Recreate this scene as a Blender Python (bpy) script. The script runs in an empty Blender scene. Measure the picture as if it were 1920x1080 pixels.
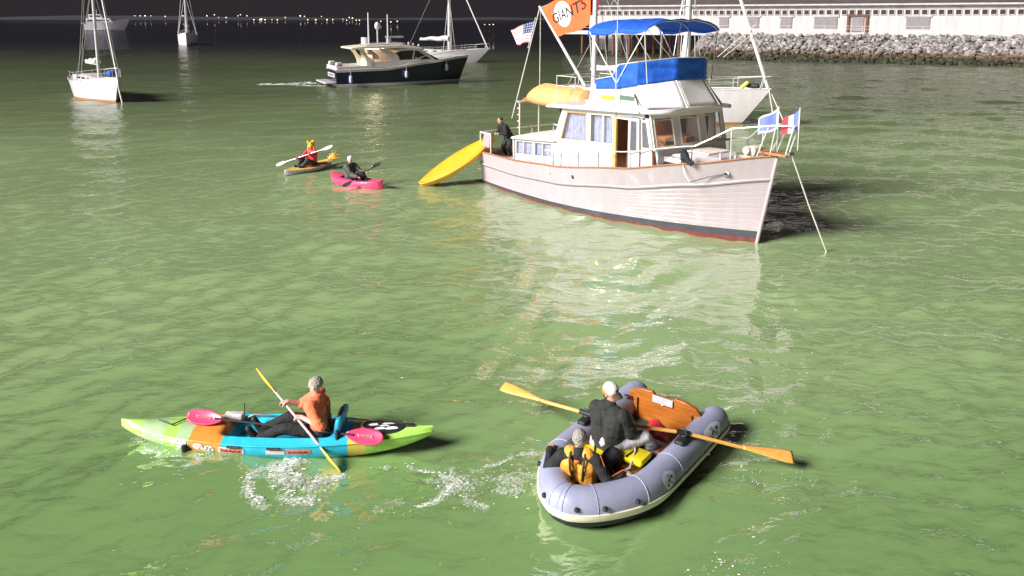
import bpy, bmesh, math, random
import numpy as np
from mathutils import Vector, Matrix, noise as mnoise

# ------------------------------------------------------------------ camera, sky, light
scene = bpy.context.scene
COL = scene.collection
R = math.radians
PITCH, EYE, FPX = R(9.0), 5.6, 1440.0           # eye height above the water, focal length in 1920-wide pixels
cam_d = bpy.data.cameras.new('camera')
cam = bpy.data.objects.new('camera', cam_d); COL.objects.link(cam)
cam.location = (0, 0, EYE); cam.rotation_euler = (R(90) - PITCH, 0, 0)
cam_d.sensor_width = 36.0; cam_d.lens = 27.0
cam_d.shift_x = 37 / 1920; cam_d.shift_y = -278 / 1920
cam_d.clip_start = 0.1; cam_d.clip_end = 12000
scene.camera = cam

SUN_AZ = Vector((-0.88, -0.47)).normalized()     # horizontal direction towards the floodlights
SUN_EL = R(31)
world = bpy.data.worlds.new('World'); scene.world = world; world.use_nodes = True
wn = world.node_tree.nodes; wl = world.node_tree.links; wn.clear()
sky = wn.new('ShaderNodeTexSky'); sky.sky_type = 'NISHITA'; sky.sun_disc = False
sky.sun_elevation = R(-6.0); sky.sun_rotation = math.atan2(SUN_AZ.x, SUN_AZ.y)
glow = wn.new('ShaderNodeMix'); glow.data_type = 'RGBA'; glow.blend_type = 'ADD'
glow.inputs['Factor'].default_value = 1.0
glow.inputs[7].default_value = (0.215, 0.172, 0.205, 1)   # city glow in the night air
wl.new(sky.outputs[0], glow.inputs[6])
bg = wn.new('ShaderNodeBackground'); bg.inputs['Strength'].default_value = 0.08
wo = wn.new('ShaderNodeOutputWorld')
wl.new(glow.outputs[2], bg.inputs[0]); wl.new(bg.outputs[0], wo.inputs[0])

sun_d = bpy.data.lights.new('sun', 'SUN'); sun_d.energy = 5.0; sun_d.angle = R(20.0); sun_d.color = (1.0, 0.965, 0.955)
sun = bpy.data.objects.new('sun', sun_d); COL.objects.link(sun)
sv = Vector((SUN_AZ.x * math.cos(SUN_EL), SUN_AZ.y * math.cos(SUN_EL), math.sin(SUN_EL)))
sun.rotation_euler = sv.to_track_quat('Z', 'Y').to_euler()
sun.location = (-40, -30, 40)

scene.view_settings.view_transform = 'Standard'; scene.view_settings.look = 'None'
scene.view_settings.exposure = 0.78; scene.view_settings.gamma = 1.0
scene.view_settings.use_curve_mapping = False
scene.cycles.max_bounces = 8; scene.cycles.diffuse_bounces = 3; scene.cycles.glossy_bounces = 4
scene.cycles.transparent_max_bounces = 24
scene.cycles.use_denoising = True

random.seed(7)
PSN, PCS = math.sin(PITCH), math.cos(PITCH)
def GP(px, py, z=0.0):
    """ground point: where the line of sight through a pixel of the survey photo meets height z"""
    u, v = px - 923.0, py - 262.0
    t = (EYE - z) / (FPX * PSN + v * PCS)
    return Vector((u * t, (FPX * PCS - v * PSN) * t, z))

# ------------------------------------------------------------------ mesh helpers
XF = {}
class MB:
    def __init__(s): s.v = []; s.f = []; s.m = []
    def add(s, vs, fs, mi=0):
        o = len(s.v); s.v += [tuple(p) for p in vs]
        for f in fs: s.f.append(tuple(i + o for i in f)); s.m.append(mi)
        return s
    def box(s, c, d, rot=None, mi=0, taper=1.0):
        x, y, z = d[0] / 2, d[1] / 2, d[2] / 2
        vs = [Vector((a * x * (taper if k > 0 else 1), b * y * (taper if k > 0 else 1), k * z)) for k in (-1, 1) for a, b in ((-1, -1), (1, -1), (1, 1), (-1, 1))]
        if rot is not None: vs = [rot @ p for p in vs]
        vs = [p + Vector(c) for p in vs]
        return s.add(vs, [(3, 2, 1, 0), (4, 5, 6, 7), (0, 1, 5, 4), (1, 2, 6, 5), (2, 3, 7, 6), (3, 0, 4, 7)], mi)
    def rbox(s, c, d, r, rot=None, mi=0):
        """box with rounded vertical and horizontal edges (cushion-like)"""
        x, y, z = d[0] / 2, d[1] / 2, d[2] / 2
        r = min(r, x, y, z); rings = []
        for zz, ins in ((-z, r), (-z + .3 * r, .3 * r), (-z + r, 0), (z - r, 0), (z - .3 * r, .3 * r), (z, r)):
            ring = []
            for cx, cy, a0 in ((1, 1, 0), (-1, 1, 90), (-1, -1, 180), (1, -1, 270)):
                for a in (0, 30, 60, 90):
                    t = R(a0 + a)
                    ring.append(Vector((cx * (x - r) + (r - ins) * math.cos(t), cy * (y - r) + (r - ins) * math.sin(t), zz)))
            if rot is not None: ring = [rot @ p for p in ring]
            rings.append([p + Vector(c) for p in ring])
        return s.loft(rings, caps=True, mi=mi)
    def loft(s, rings, closed=True, caps=False, mi=0):
        n = len(rings[0]); vs = [p for r in rings for p in r]; fs = []
        for i in range(len(rings) - 1):
            for j in range(n if closed else n - 1):
                k = (j + 1) % n
                fs.append((i * n + j, i * n + k, (i + 1) * n + k, (i + 1) * n + j))
        if caps:
            fs.append(tuple(range(n))[::-1]); fs.append(tuple((len(rings) - 1) * n + j for j in range(n)))
        return s.add(vs, fs, mi)
    def tube(s, pts, r, n=8, mi=0, flat=1.0):
        pts = [Vector(p) for p in pts]; rr = r if isinstance(r, (list, tuple)) else [r] * len(pts)
        up = None; rings = []
        for i, p in enumerate(pts):
            d = (pts[min(i + 1, len(pts) - 1)] - pts[max(i - 1, 0)])
            if d.length < 1e-9: d = Vector((0, 0, 1))
            d.normalize()
            if up is None:
                up = Vector((0, 0, 1)) if abs(d.z) < 0.9 else Vector((1, 0, 0))
            a = d.cross(up)
            if a.length < 1e-6: a = d.orthogonal()
            a.normalize(); b = a.cross(d).normalized(); up = b
            rings.append([p + a * (rr[i] * math.cos(2 * math.pi * j / n)) + b * (rr[i] * flat * math.sin(2 * math.pi * j / n)) for j in range(n)])
        return s.loft(rings, caps=True, mi=mi)
    def prism(s, poly, y0, y1, ax='y', mi=0):
        """polygon (a,b) extruded: ax='y' -> (x,z) polygon along y; 'x' -> (y,z) along x; 'z' -> (x,y) along z"""
        def P(a, b, t):
            return (a, t, b) if ax == 'y' else ((t, a, b) if ax == 'x' else (a, b, t))
        n = len(poly); vs = [P(a, b, y0) for a, b in poly] + [P(a, b, y1) for a, b in poly]
        fs = [tuple(range(n)), tuple(range(2 * n - 1, n - 1, -1))] + [(j, n + j, n + (j + 1) % n, (j + 1) % n) for j in range(n)]
        return s.add(vs, fs, mi)
    def ell(s, c, r, basis=None, nu=14, nv=9, mi=0):
        c = Vector(c); vs = []; fs = []
        for i in range(nv + 1):
            th = math.pi * i / nv
            for j in range(nu):
                ph = 2 * math.pi * j / nu
                p = Vector((r[0] * math.sin(th) * math.cos(ph), r[1] * math.sin(th) * math.sin(ph), r[2] * math.cos(th)))
                if basis is not None: p = basis @ p
                vs.append(c + p)
        for i in range(nv):
            for j in range(nu):
                k = (j + 1) % nu
                fs.append((i * nu + j, (i + 1) * nu + j, (i + 1) * nu + k, i * nu + k))
        return s.add(vs, fs, mi)
    def cap(s, p0, r0, p1, r1, n=12):
        """tapered capsule"""
        p0, p1 = Vector(p0), Vector(p1); d = p1 - p0
        if d.length < 1e-6: return s.ell(p0, (r0, r0, r0))
        d.normalize(); a = d.orthogonal().normalized(); b = d.cross(a); rings = []
        for t in (-.999, -.9, -.7, -.38, 0): rings.append((p0 + d * (r0 * t), r0 * math.sqrt(1 - t * t)))
        for t in (0, .38, .7, .9, .999): rings.append((p1 + d * (r1 * t), r1 * math.sqrt(1 - t * t)))
        return s.loft([[c + a * (q * math.cos(2 * math.pi * j / n)) + b * (q * math.sin(2 * math.pi * j / n)) for j in range(n)] for c, q in rings], caps=True)
    def grid(s, fn, nu, nv, mi=None):
        vs = [fn(i / nu, j / nv) for i in range(nu + 1) for j in range(nv + 1)]
        o = len(s.v); s.v += [tuple(p) for p in vs]
        for i in range(nu):
            for j in range(nv):
                a = o + i * (nv + 1) + j
                s.f.append((a, a + nv + 1, a + nv + 2, a + 1)); s.m.append(mi((i + .5) / nu, (j + .5) / nv) if mi else 0)
        return s
    def mirror(s):
        n = len(s.v); s.v += [(x, -y, z) for x, y, z in s.v]
        m = len(s.f)
        for i in range(m): s.f.append(tuple(k + n for k in s.f[i][::-1])); s.m.append(s.m[i])
        return s
    def mesh(s, name):
        me = bpy.data.meshes.new(name); me.from_pydata(s.v, [], s.f)
        if s.m and max(s.m): me.polygons.foreach_set('material_index', s.m)
        me.update(); return me
    def build(s, name, mat, parent=None, smooth=40, bevel=0, world=False, solid=0, fix=True):
        if world and parent is not None:
            loc, rz = XF[parent.name]; inv = Matrix.Rotation(-rz, 3, 'Z')
            s.v = [tuple(inv @ (Vector(p) - loc)) for p in s.v]
        me = s.mesh(name)
        if fix:
            bm = bmesh.new(); bm.from_mesh(me); bmesh.ops.recalc_face_normals(bm, faces=bm.faces); bm.to_mesh(me); bm.free()
        return finish(name, me, mat, parent, smooth, bevel, solid)

def finish(name, me, mat, parent=None, smooth=40, bevel=0, solid=0):
    for m in (mat if isinstance(mat, (list, tuple)) else [mat]): me.materials.append(m)
    if smooth:
        me.shade_smooth()
        if smooth < 180: me.set_sharp_from_angle(angle=R(smooth))
    o = bpy.data.objects.new(name, me); COL.objects.link(o)
    if parent is not None: o.parent = parent
    if bevel:
        b = o.modifiers.new('bevel', 'BEVEL'); b.width = bevel; b.segments = 2; b.limit_method = 'ANGLE'; b.angle_limit = R(35)
    if solid:
        b = o.modifiers.new('solid', 'SOLIDIFY'); b.thickness = solid; b.offset = 0
    return o

def thing(name, label, cat, loc=(0, 0, 0), rz=0.0, group=None):
    o = bpy.data.objects.new(name, None); COL.objects.link(o)
    o.location = loc; o.rotation_euler = (0, 0, rz); o.empty_display_size = .2
    o['label'] = label; o['category'] = cat
    if group: o['group'] = group
    XF[o.name] = (Vector(loc), rz)
    return o
def tag(o, label=None, cat=None, group=None, kind=None):
    for k, v in (('label', label), ('category', cat), ('group', group), ('kind', kind)):
        if v: o[k] = v
    return o
def to_local(root, p):
    loc, rz = XF[root.name]; return Matrix.Rotation(-rz, 3, 'Z') @ (Vector(p) - loc)

def remeshed(name, mb, voxel, mat, parent, smooth=3, wrinkle=0.0, wscale=9.0, world=True):
    if world and parent is not None:
        loc, rz = XF[parent.name]; inv = Matrix.Rotation(-rz, 3, 'Z')
        mb.v = [tuple(inv @ (Vector(p) - loc)) for p in mb.v]
    me = mb.mesh('tmp'); o = bpy.data.objects.new('tmp', me); COL.objects.link(o)
    m = o.modifiers.new('r', 'REMESH'); m.mode = 'VOXEL'; m.voxel_size = voxel
    if smooth:
        m = o.modifiers.new('s', 'SMOOTH'); m.factor = .5; m.iterations = smooth
    dg = bpy.context.evaluated_depsgraph_get()
    out = bpy.data.meshes.new_from_object(o.evaluated_get(dg))
    bpy.data.objects.remove(o); bpy.data.meshes.remove(me); out.materials.clear()
    if wrinkle:
        n = len(out.vertices); co = np.empty(n * 3); no = np.empty(n * 3)
        out.vertices.foreach_get('co', co); out.vertices.foreach_get('normal', no)
        co = co.reshape(-1, 3); no = no.reshape(-1, 3)
        d = np.array([mnoise.noise(Vector((p[0] * wscale, p[1] * wscale, p[2] * wscale * 1.9))) + .5 * mnoise.noise(Vector((p[0] * wscale * 2.3 + 5, p[1] * wscale * 2.3, p[2] * wscale * 3.1))) for p in co])
        co += no * (d * wrinkle)[:, None]
        out.vertices.foreach_set('co', co.ravel()); out.update()
    out.name = name
    return finish(name, out, mat, parent, smooth=180)

# ------------------------------------------------------------------ materials
def M(name, col, rough=.5, metal=0, var=.12, scale=6, sz=1.0, bump=0, bscale=60, spec=.5, coat=0, sheen=0, emit=0):
    m = bpy.data.materials.new(name); m.use_nodes = True
    nt = m.node_tree; N = nt.nodes; b = N['Principled BSDF']
    b.inputs['Roughness'].default_value = rough; b.inputs['Metallic'].default_value = metal
    b.inputs['Specular IOR Level'].default_value = spec; b.inputs['Coat Weight'].default_value = coat
    b.inputs['Sheen Weight'].default_value = sheen
    tc = N.new('ShaderNodeTexCoord')
    if var:
        n = N.new('ShaderNodeTexNoise'); n.inputs['Scale'].default_value = scale; n.inputs['Detail'].default_value = 6
        n.inputs['Roughness'].default_value = .65
        mp = N.new('ShaderNodeMapping'); mp.inputs['Scale'].default_value = (1, 1, sz); nt.links.new(tc.outputs['Object'], mp.inputs[0]); nt.links.new(mp.outputs[0], n.inputs['Vector'])
        r = N.new('ShaderNodeMapRange'); r.inputs[1].default_value = .3; r.inputs[2].default_value = .7
        r.inputs[3].default_value = 1 - var; r.inputs[4].default_value = 1 + var * .5
        nt.links.new(n.outputs['Fac'], r.inputs[0])
        h = N.new('ShaderNodeMix'); h.data_type = 'RGBA'; h.blend_type = 'MULTIPLY'; h.inputs['Factor'].default_value = 1
        h.inputs[6].default_value = (*col, 1); nt.links.new(r.outputs[0], h.inputs[7])
        nt.links.new(h.outputs[2], b.inputs['Base Color'])
    else: b.inputs['Base Color'].default_value = (*col, 1)
    if bump:
        n = N.new('ShaderNodeTexNoise'); n.inputs['Scale'].default_value = bscale; n.inputs['Detail'].default_value = 4
        nt.links.new(tc.outputs['Object'], n.inputs['Vector'])
        u = N.new('ShaderNodeBump'); u.inputs['Strength'].default_value = bump; u.inputs['Distance'].default_value = .02
        nt.links.new(n.outputs['Fac'], u.inputs['Height']); nt.links.new(u.outputs[0], b.inputs['Normal'])
    if emit:
        b.inputs['Emission Color'].default_value = (*col, 1); b.inputs['Emission Strength'].default_value = emit
    return m

def wood(name, a, b_, scale=6, axis=(1, 12, 12), rough=.45):
    m = bpy.data.materials.new(name); m.use_nodes = True; nt = m.node_tree; N = nt.nodes; b = N['Principled BSDF']
    tc = N.new('ShaderNodeTexCoord'); mp = N.new('ShaderNodeMapping'); mp.inputs['Scale'].default_value = axis
    nt.links.new(tc.outputs['Object'], mp.inputs[0])
    n = N.new('ShaderNodeTexNoise'); n.inputs['Scale'].default_value = scale; n.inputs['Detail'].default_value = 6
    nt.links.new(mp.outputs[0], n.inputs['Vector'])
    r = N.new('ShaderNodeValToRGB'); r.color_ramp.elements[0].position = .32; r.color_ramp.elements[1].position = .68
    r.color_ramp.elements[0].color = (*a, 1); r.color_ramp.elements[1].color = (*b_, 1)
    nt.links.new(n.outputs['Fac'], r.inputs[0]); nt.links.new(r.outputs[0], b.inputs['Base Color'])
    b.inputs['Roughness'].default_value = rough
    u = N.new('ShaderNodeBump'); u.inputs['Strength'].default_value = .15; u.inputs['Distance'].default_value = .005
    nt.links.new(n.outputs['Fac'], u.inputs['Height']); nt.links.new(u.outputs[0], b.inputs['Normal'])
    return m

def glass_mat(name, tint, clear):
    m = bpy.data.materials.new(name); m.use_nodes = True; nt = m.node_tree; N = nt.nodes; N.clear()
    o = N.new('ShaderNodeOutputMaterial'); mx = N.new('ShaderNodeMixShader'); mx2 = N.new('ShaderNodeMixShader')
    t = N.new('ShaderNodeBsdfTransparent'); d = N.new('ShaderNodeBsdfDiffuse'); g = N.new('ShaderNodeBsdfGlossy')
    d.inputs[0].default_value = (*tint, 1); g.inputs['Roughness'].default_value = .03
    lw = N.new('ShaderNodeLayerWeight'); lw.inputs[0].default_value = .5
    pw = N.new('ShaderNodeMath'); pw.operation = 'POWER'; pw.inputs[1].default_value = 5; nt.links.new(lw.outputs['Facing'], pw.inputs[0])
    fr = N.new('ShaderNodeMath'); fr.operation = 'MULTIPLY_ADD'; fr.inputs[1].default_value = .9; fr.inputs[2].default_value = .04; nt.links.new(pw.outputs[0], fr.inputs[0])
    mx.inputs[0].default_value = clear
    nt.links.new(d.outputs[0], mx.inputs[1]); nt.links.new(t.outputs[0], mx.inputs[2])
    nt.links.new(fr.outputs[0], mx2.inputs[0]); nt.links.new(mx.outputs[0], mx2.inputs[1]); nt.links.new(g.outputs[0], mx2.inputs[2])
    nt.links.new(mx2.outputs[0], o.inputs[0])
    return m

def bands(name, axis, stops, rough=.35, coat=.2, jitter=.0):
    """paint that changes colour at fixed places along one axis of the object"""
    m = bpy.data.materials.new(name); m.use_nodes = True; nt = m.node_tree; N = nt.nodes; b = N['Principled BSDF']
    tc = N.new('ShaderNodeTexCoord'); sp = N.new('ShaderNodeSeparateXYZ'); nt.links.new(tc.outputs['Object'], sp.inputs[0])
    src = sp.outputs['XYZ'.index(axis)]
    n = N.new('ShaderNodeTexNoise'); n.inputs['Scale'].default_value = 7; n.inputs['Detail'].default_value = 3
    nt.links.new(tc.outputs['Object'], n.inputs['Vector'])
    if jitter:
        ma = N.new('ShaderNodeMath'); ma.operation = 'MULTIPLY_ADD'; ma.inputs[1].default_value = jitter
        nt.links.new(n.outputs['Fac'], ma.inputs[0]); nt.links.new(src, ma.inputs[2]); src = ma.outputs[0]
    lo, hi = stops[0][0], stops[-1][0] + 1e-3
    mr = N.new('ShaderNodeMapRange'); mr.inputs[1].default_value = lo; mr.inputs[2].default_value = hi
    nt.links.new(src, mr.inputs[0])
    r = N.new('ShaderNodeValToRGB'); r.color_ramp.interpolation = 'CONSTANT'
    while len(r.color_ramp.elements) < len(stops): r.color_ramp.elements.new(.5)
    for e, (p, c) in zip(r.color_ramp.elements, stops):
        e.position = (p - lo) / (hi - lo); e.color = (*c, 1)
    nt.links.new(mr.outputs[0], r.inputs[0])
    vr = N.new('ShaderNodeMapRange'); vr.inputs[1].default_value = .3; vr.inputs[2].default_value = .7; vr.inputs[3].default_value = .85; vr.inputs[4].default_value = 1.05
    nt.links.new(n.outputs['Fac'], vr.inputs[0])
    h = N.new('ShaderNodeMix'); h.data_type = 'RGBA'; h.blend_type = 'MULTIPLY'; h.inputs['Factor'].default_value = 1
    nt.links.new(r.outputs[0], h.inputs[6]); nt.links.new(vr.outputs[0], h.inputs[7]); nt.links.new(h.outputs[2], b.inputs['Base Color'])
    b.inputs['Roughness'].default_value = rough; b.inputs['Coat Weight'].default_value = coat
    return m

WHITE = M('white_gelcoat', (.60, .565, .575), .3, var=.12, scale=4, sz=.25, coat=.3)
HULLW = M('white_hull_paint', (.42, .355, .375), .35, var=.08, scale=5, sz=.12, coat=.2)
CREAM = M('cream_paint', (.74, .68, .56), .4, var=.1, scale=3)
OFFW = M('offwhite_canvas', (.70, .665, .64), .75, var=.1, scale=5, bump=.3, bscale=25)
STEEL = M('painted_steel_tube', (.66, .66, .62), .3, metal=.2, var=.1)
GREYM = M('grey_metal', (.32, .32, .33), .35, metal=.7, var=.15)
DARK = M('dark_rubber', (.02, .02, .022), .6, var=.3)
BLACK = M('black_cloth', (.016, .017, .018), .85, var=.3, scale=12, bump=.5, bscale=50)
NAVYB = M('navy_hull_paint', (.012, .014, .035), .16, var=.2, scale=1.5, coat=.4)
RED = M('red_antifouling', (.16, .035, .03), .7, var=.45, scale=5)
BOOT = M('slate_boot_stripe', (.045, .05, .065), .5, var=.2)
TEAK = wood('teak', (.30, .12, .05), (.46, .21, .09))
TEAKL = wood('light_varnished_wood', (.62, .32, .12), (.78, .45, .19))
OAR = wood('oar_wood', (.74, .35, .07), (.86, .47, .12), rough=.4)
PLY = wood('varnished_plywood', (.30, .085, .012), (.44, .15, .026), scale=3, axis=(8, 1, 14), rough=.3)
BROWN = wood('dark_cabin_wood', (.10, .035, .015), (.19, .075, .03))
BLUEC = M('blue_acrylic_canvas', (.008, .10, .56), .7, var=.28, scale=5, bump=.8, bscale=9)
GLASSC = glass_mat('clear_window', (.30, .33, .42), .86)
GLASSD = glass_mat('dark_window', (.02, .018, .022), .2)
CURT = M('pale_curtain', (.46, .48, .62), .9, var=.35, scale=7, bump=.4, bscale=12)
ROPE = M('pale_rope', (.6, .57, .48), .9, var=.25, scale=40, bump=.5, bscale=90)
SKIN = M('skin', (.58, .29, .215), .55, var=.12, scale=14)
SKIN2 = M('pale_skin', (.62, .36, .29), .55, var=.12, scale=14)
HAIRG = M('grey_hair', (.34, .31, .28), .8, var=.5, scale=45, bump=.8, bscale=70)
HAIRB = M('brown_hair', (.07, .045, .03), .75, var=.4, scale=45, bump=.8, bscale=70)
EYEM = M('dark_eye', (.02, .015, .012), .2, var=0)
LIPM = M('lips', (.36, .12, .10), .5, var=0)
ORANGE = M('coral_orange_cotton', (.90, .225, .10), .85, var=.14, scale=9, bump=.4, bscale=40)
GREYCL = M('light_grey_cotton', (.46, .45, .49), .85, var=.18, scale=9, bump=.4, bscale=40)
DGREY = M('charcoal_cloth', (.05, .05, .055), .85, var=.3, scale=9, bump=.4, bscale=40)
OLIVE = M('dark_olive_fleece', (.028, .031, .026), .9, var=.35, scale=10, bump=.6, bscale=40)
VESTY = M('amber_vest_nylon', (.78, .36, .045), .6, var=.14, scale=8, bump=.4, bscale=22)
YELLOW = M('bright_yellow_foam', (.82, .66, .012), .6, var=.1, scale=8)
REDC = M('red_nylon', (.66, .03, .045), .55, var=.25, scale=8, bump=.5, bscale=20)
PINKP = M('pink_plastic', (.80, .055, .13), .3, var=.1, coat=.2)
MAGEN = M('hot_pink_plastic', (.82, .07, .19), .35, var=.14, coat=.2)
PALEP = M('pink_towel', (.66, .30, .34), .9, var=.2, scale=14)
TUBE = M('grey_blue_hypalon', (.30, .315, .43), .5, var=.12, scale=3, bump=.15, bscale=12)
BELT = M('cream_rubber', (.72, .68, .50), .6, var=.12, scale=7)
ORANGEF = M('orange_flag_cloth', (.85, .125, .03), .8, var=.14, scale=6)
WHITEF = M('white_flag_cloth', (.78, .76, .74), .85, var=.08)
REDF = M('red_flag_cloth', (.60, .045, .06), .85, var=.1)
BLUEF = M('blue_flag_cloth', (.16, .20, .55), .85, var=.15)
NAVYF = M('navy_flag_cloth', (.05, .055, .16), .85, var=.15)
CABLAMP = M('lit_cabin_lamp', (1.0, .90, .74), .5, var=0, emit=7)
YLAMP = M('lit_cockpit_lamp', (1.0, .86, .62), .5, var=0, emit=4)
BLACKP = M('black_print', (.012, .012, .012), .7, var=0)
# ------------------------------------------------------------------ water
def water_material():
    m = bpy.data.materials.new('bay_water'); m.use_nodes = True; nt = m.node_tree; N = nt.nodes; b = N['Principled BSDF']
    tc = N.new('ShaderNodeNewGeometry'); L = nt.links
    # silt green to bay navy; distance shade and mid-cove glow painted into colour
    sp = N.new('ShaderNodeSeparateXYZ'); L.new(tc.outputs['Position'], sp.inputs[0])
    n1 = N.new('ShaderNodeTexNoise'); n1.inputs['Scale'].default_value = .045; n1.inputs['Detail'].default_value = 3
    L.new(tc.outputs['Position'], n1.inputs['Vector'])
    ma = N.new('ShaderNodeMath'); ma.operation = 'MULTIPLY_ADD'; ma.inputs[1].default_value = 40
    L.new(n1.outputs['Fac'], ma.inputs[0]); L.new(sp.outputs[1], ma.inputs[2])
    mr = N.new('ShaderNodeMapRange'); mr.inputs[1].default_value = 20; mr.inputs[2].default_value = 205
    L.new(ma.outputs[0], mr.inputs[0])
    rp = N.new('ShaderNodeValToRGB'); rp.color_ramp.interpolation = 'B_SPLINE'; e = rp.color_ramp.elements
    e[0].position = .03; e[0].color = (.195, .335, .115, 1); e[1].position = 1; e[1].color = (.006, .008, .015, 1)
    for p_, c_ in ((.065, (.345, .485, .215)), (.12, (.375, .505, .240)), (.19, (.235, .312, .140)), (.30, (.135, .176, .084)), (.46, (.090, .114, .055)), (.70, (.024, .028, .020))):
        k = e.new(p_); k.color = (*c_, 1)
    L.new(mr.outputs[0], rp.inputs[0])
    n2 = N.new('ShaderNodeTexNoise'); n2.inputs['Scale'].default_value = .22; n2.inputs['Detail'].default_value = 4; n2.inputs['Distortion'].default_value = .6
    L.new(tc.outputs['Position'], n2.inputs['Vector'])
    vr = N.new('ShaderNodeMapRange'); vr.inputs[1].default_value = .3; vr.inputs[2].default_value = .7; vr.inputs[3].default_value = .93; vr.inputs[4].default_value = 1.07
    L.new(n2.outputs['Fac'], vr.inputs[0])
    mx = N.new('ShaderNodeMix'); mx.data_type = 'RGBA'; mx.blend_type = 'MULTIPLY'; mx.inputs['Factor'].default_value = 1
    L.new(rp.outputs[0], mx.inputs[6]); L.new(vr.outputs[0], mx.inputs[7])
    # fine ripples on top of the modelled waves
    mp = N.new('ShaderNodeMapping'); mp.inputs['Scale'].default_value = (.62, 1.25, 1); mp.inputs['Rotation'].default_value = (0, 0, R(-20))
    L.new(tc.outputs['Position'], mp.inputs[0])
    def rip(scale, dist, st, prev=None, det=3):
        n = N.new('ShaderNodeTexNoise'); n.inputs['Scale'].default_value = scale; n.inputs['Detail'].default_value = det; n.inputs['Distortion'].default_value = .4
        L.new(mp.outputs[0], n.inputs['Vector'])
        u = N.new('ShaderNodeBump'); u.inputs['Strength'].default_value = st; u.inputs['Distance'].default_value = dist
        L.new(n.outputs['Fac'], u.inputs['Height'])
        if prev is not None: L.new(prev.outputs[0], u.inputs['Normal'])
        return u
    u = rip(1.3, .08, .5); u = rip(3.4, .055, .75, u); u = rip(9.0, .010, .5, u, 2)
    # light scattered back by the silt below the surface, and the mirror of the surface itself
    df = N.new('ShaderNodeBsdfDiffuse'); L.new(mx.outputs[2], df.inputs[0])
    up = N.new('ShaderNodeCombineXYZ'); up.inputs[2].default_value = 1.0; L.new(up.outputs[0], df.inputs['Normal'])      # scattering in the water body ignores the ripples
    gl = N.new('ShaderNodeBsdfGlossy'); gl.inputs['Roughness'].default_value = .025; L.new(u.outputs[0], gl.inputs['Normal'])
    fr = N.new('ShaderNodeFresnel'); fr.inputs[0].default_value = 1.85; L.new(u.outputs[0], fr.inputs['Normal'])
    fa = N.new('ShaderNodeMath'); fa.operation = 'MULTIPLY_ADD'; fa.use_clamp = True; fa.inputs[1].default_value = 2.1; fa.inputs[2].default_value = .02; L.new(fr.outputs[0], fa.inputs[0])
    mi = N.new('ShaderNodeMath'); mi.operation = 'MINIMUM'; mi.inputs[1].default_value = .56; L.new(fa.outputs[0], mi.inputs[0])
    ms = N.new('ShaderNodeMixShader'); L.new(mi.outputs[0], ms.inputs[0]); L.new(df.outputs[0], ms.inputs[1]); L.new(gl.outputs[0], ms.inputs[2])
    L.new(ms.outputs[0], N['Material Output'].inputs[0]); N.remove(b)
    return m
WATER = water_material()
rng = np.random.default_rng(5)
WV = []
for i in range(64):
    lam = .22 * (20 ** rng.random())
    ang = R(112) + rng.normal(0, R(30)) if i % 4 else rng.random() * 2 * math.pi
    WV.append((lam, 2 * math.pi / lam * math.cos(ang), 2 * math.pi / lam * math.sin(ang), .029 * lam / (2 * math.pi) * (.6 + .8 * rng.random()) * (1.35 if lam < 1.0 else .7), rng.random() * 6.28))
def wave_h(X, Y, sp):
    h = np.zeros_like(X)
    for lam, kx, ky, a, ph in WV:
        w = np.clip((lam / sp - 2.5) / 2.5, 0, 1)
        h += a * w * np.sin(kx * X + ky * Y + ph)
    return h
ys = [-4000, -800, -150, -40, -12, -4, 0, 2]
y = 3.0
while y < 140: ys.append(y); y *= 1.0062
while y < 9000: ys.append(y); y *= 1.12
xs = np.concatenate([[-30, -8, -4, -2.4, -1.6, -1.2], np.linspace(-.95, .95, 461), [1.2, 1.6, 2.4, 4, 8, 30]])
ys = np.array(ys); YY = np.repeat(ys[:, None], len(xs), 1); WW = np.maximum(np.abs(YY), 3.0); XX = xs[None, :] * WW
SP = np.maximum(WW * .0062, np.repeat(np.gradient(xs)[None, :], len(ys), 0) * WW)
ZZ = wave_h(XX, YY, SP)
nr, nc = YY.shape
me = bpy.data.meshes.new('water')
me.vertices.add(nr * nc); me.vertices.foreach_set('co', np.stack([XX, YY, ZZ], -1).astype(np.float32).ravel())
idx = np.arange(nr * nc).reshape(nr, nc)
q = np.stack([idx[:-1, :-1], idx[:-1, 1:], idx[1:, 1:], idx[1:, :-1]], -1).reshape(-1, 4)
me.loops.add(q.size); me.loops.foreach_set('vertex_index', q.ravel().astype(np.int32))
me.polygons.add(len(q)); me.polygons.foreach_set('loop_start', (np.arange(len(q)) * 4).astype(np.int32))
me.update(calc_edges=True); me.validate()
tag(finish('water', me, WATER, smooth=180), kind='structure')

# ------------------------------------------------------------------ far shore and its lights
HILL = M('dark_far_hill', (.012, .011, .016), .95, var=.3, scale=.01)
def hills():
    mb = MB(); top = []
    for i in range(121):
        x = -3600 + i * 60
        top.append((x, 8 + 11 * mnoise.noise(Vector((x * .0011, 3.1, 0))) + 5 * mnoise.noise(Vector((x * .006, 1.7, 0)))))
    rings = []
    for yy, f in ((2600, 0.0), (2680, .55), (2800, 1.0), (3100, 1.0), (3300, 0)):
        rings.append([(x, yy, -1 + (h + 1) * f) for x, h in top])
    return mb.loft(rings, closed=False)
tag(hills().build('hills', HILL), kind='structure')
LAMPW = M('shore_lamp_white', (1.0, .93, .82), .5, var=0, emit=1.3)
LAMPO = M('shore_lamp_amber', (1.0, .72, .42), .5, var=0, emit=.9)
bulb = MB().ell((0, 0, 0), (1, 1, 1), nu=8, nv=5)
bulb_me = bulb.mesh('shore_light'); bulb_me.materials.append(LAMPW)
bulb_me2 = bulb.mesh('shore_light'); bulb_me2.materials.append(LAMPO)
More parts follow.
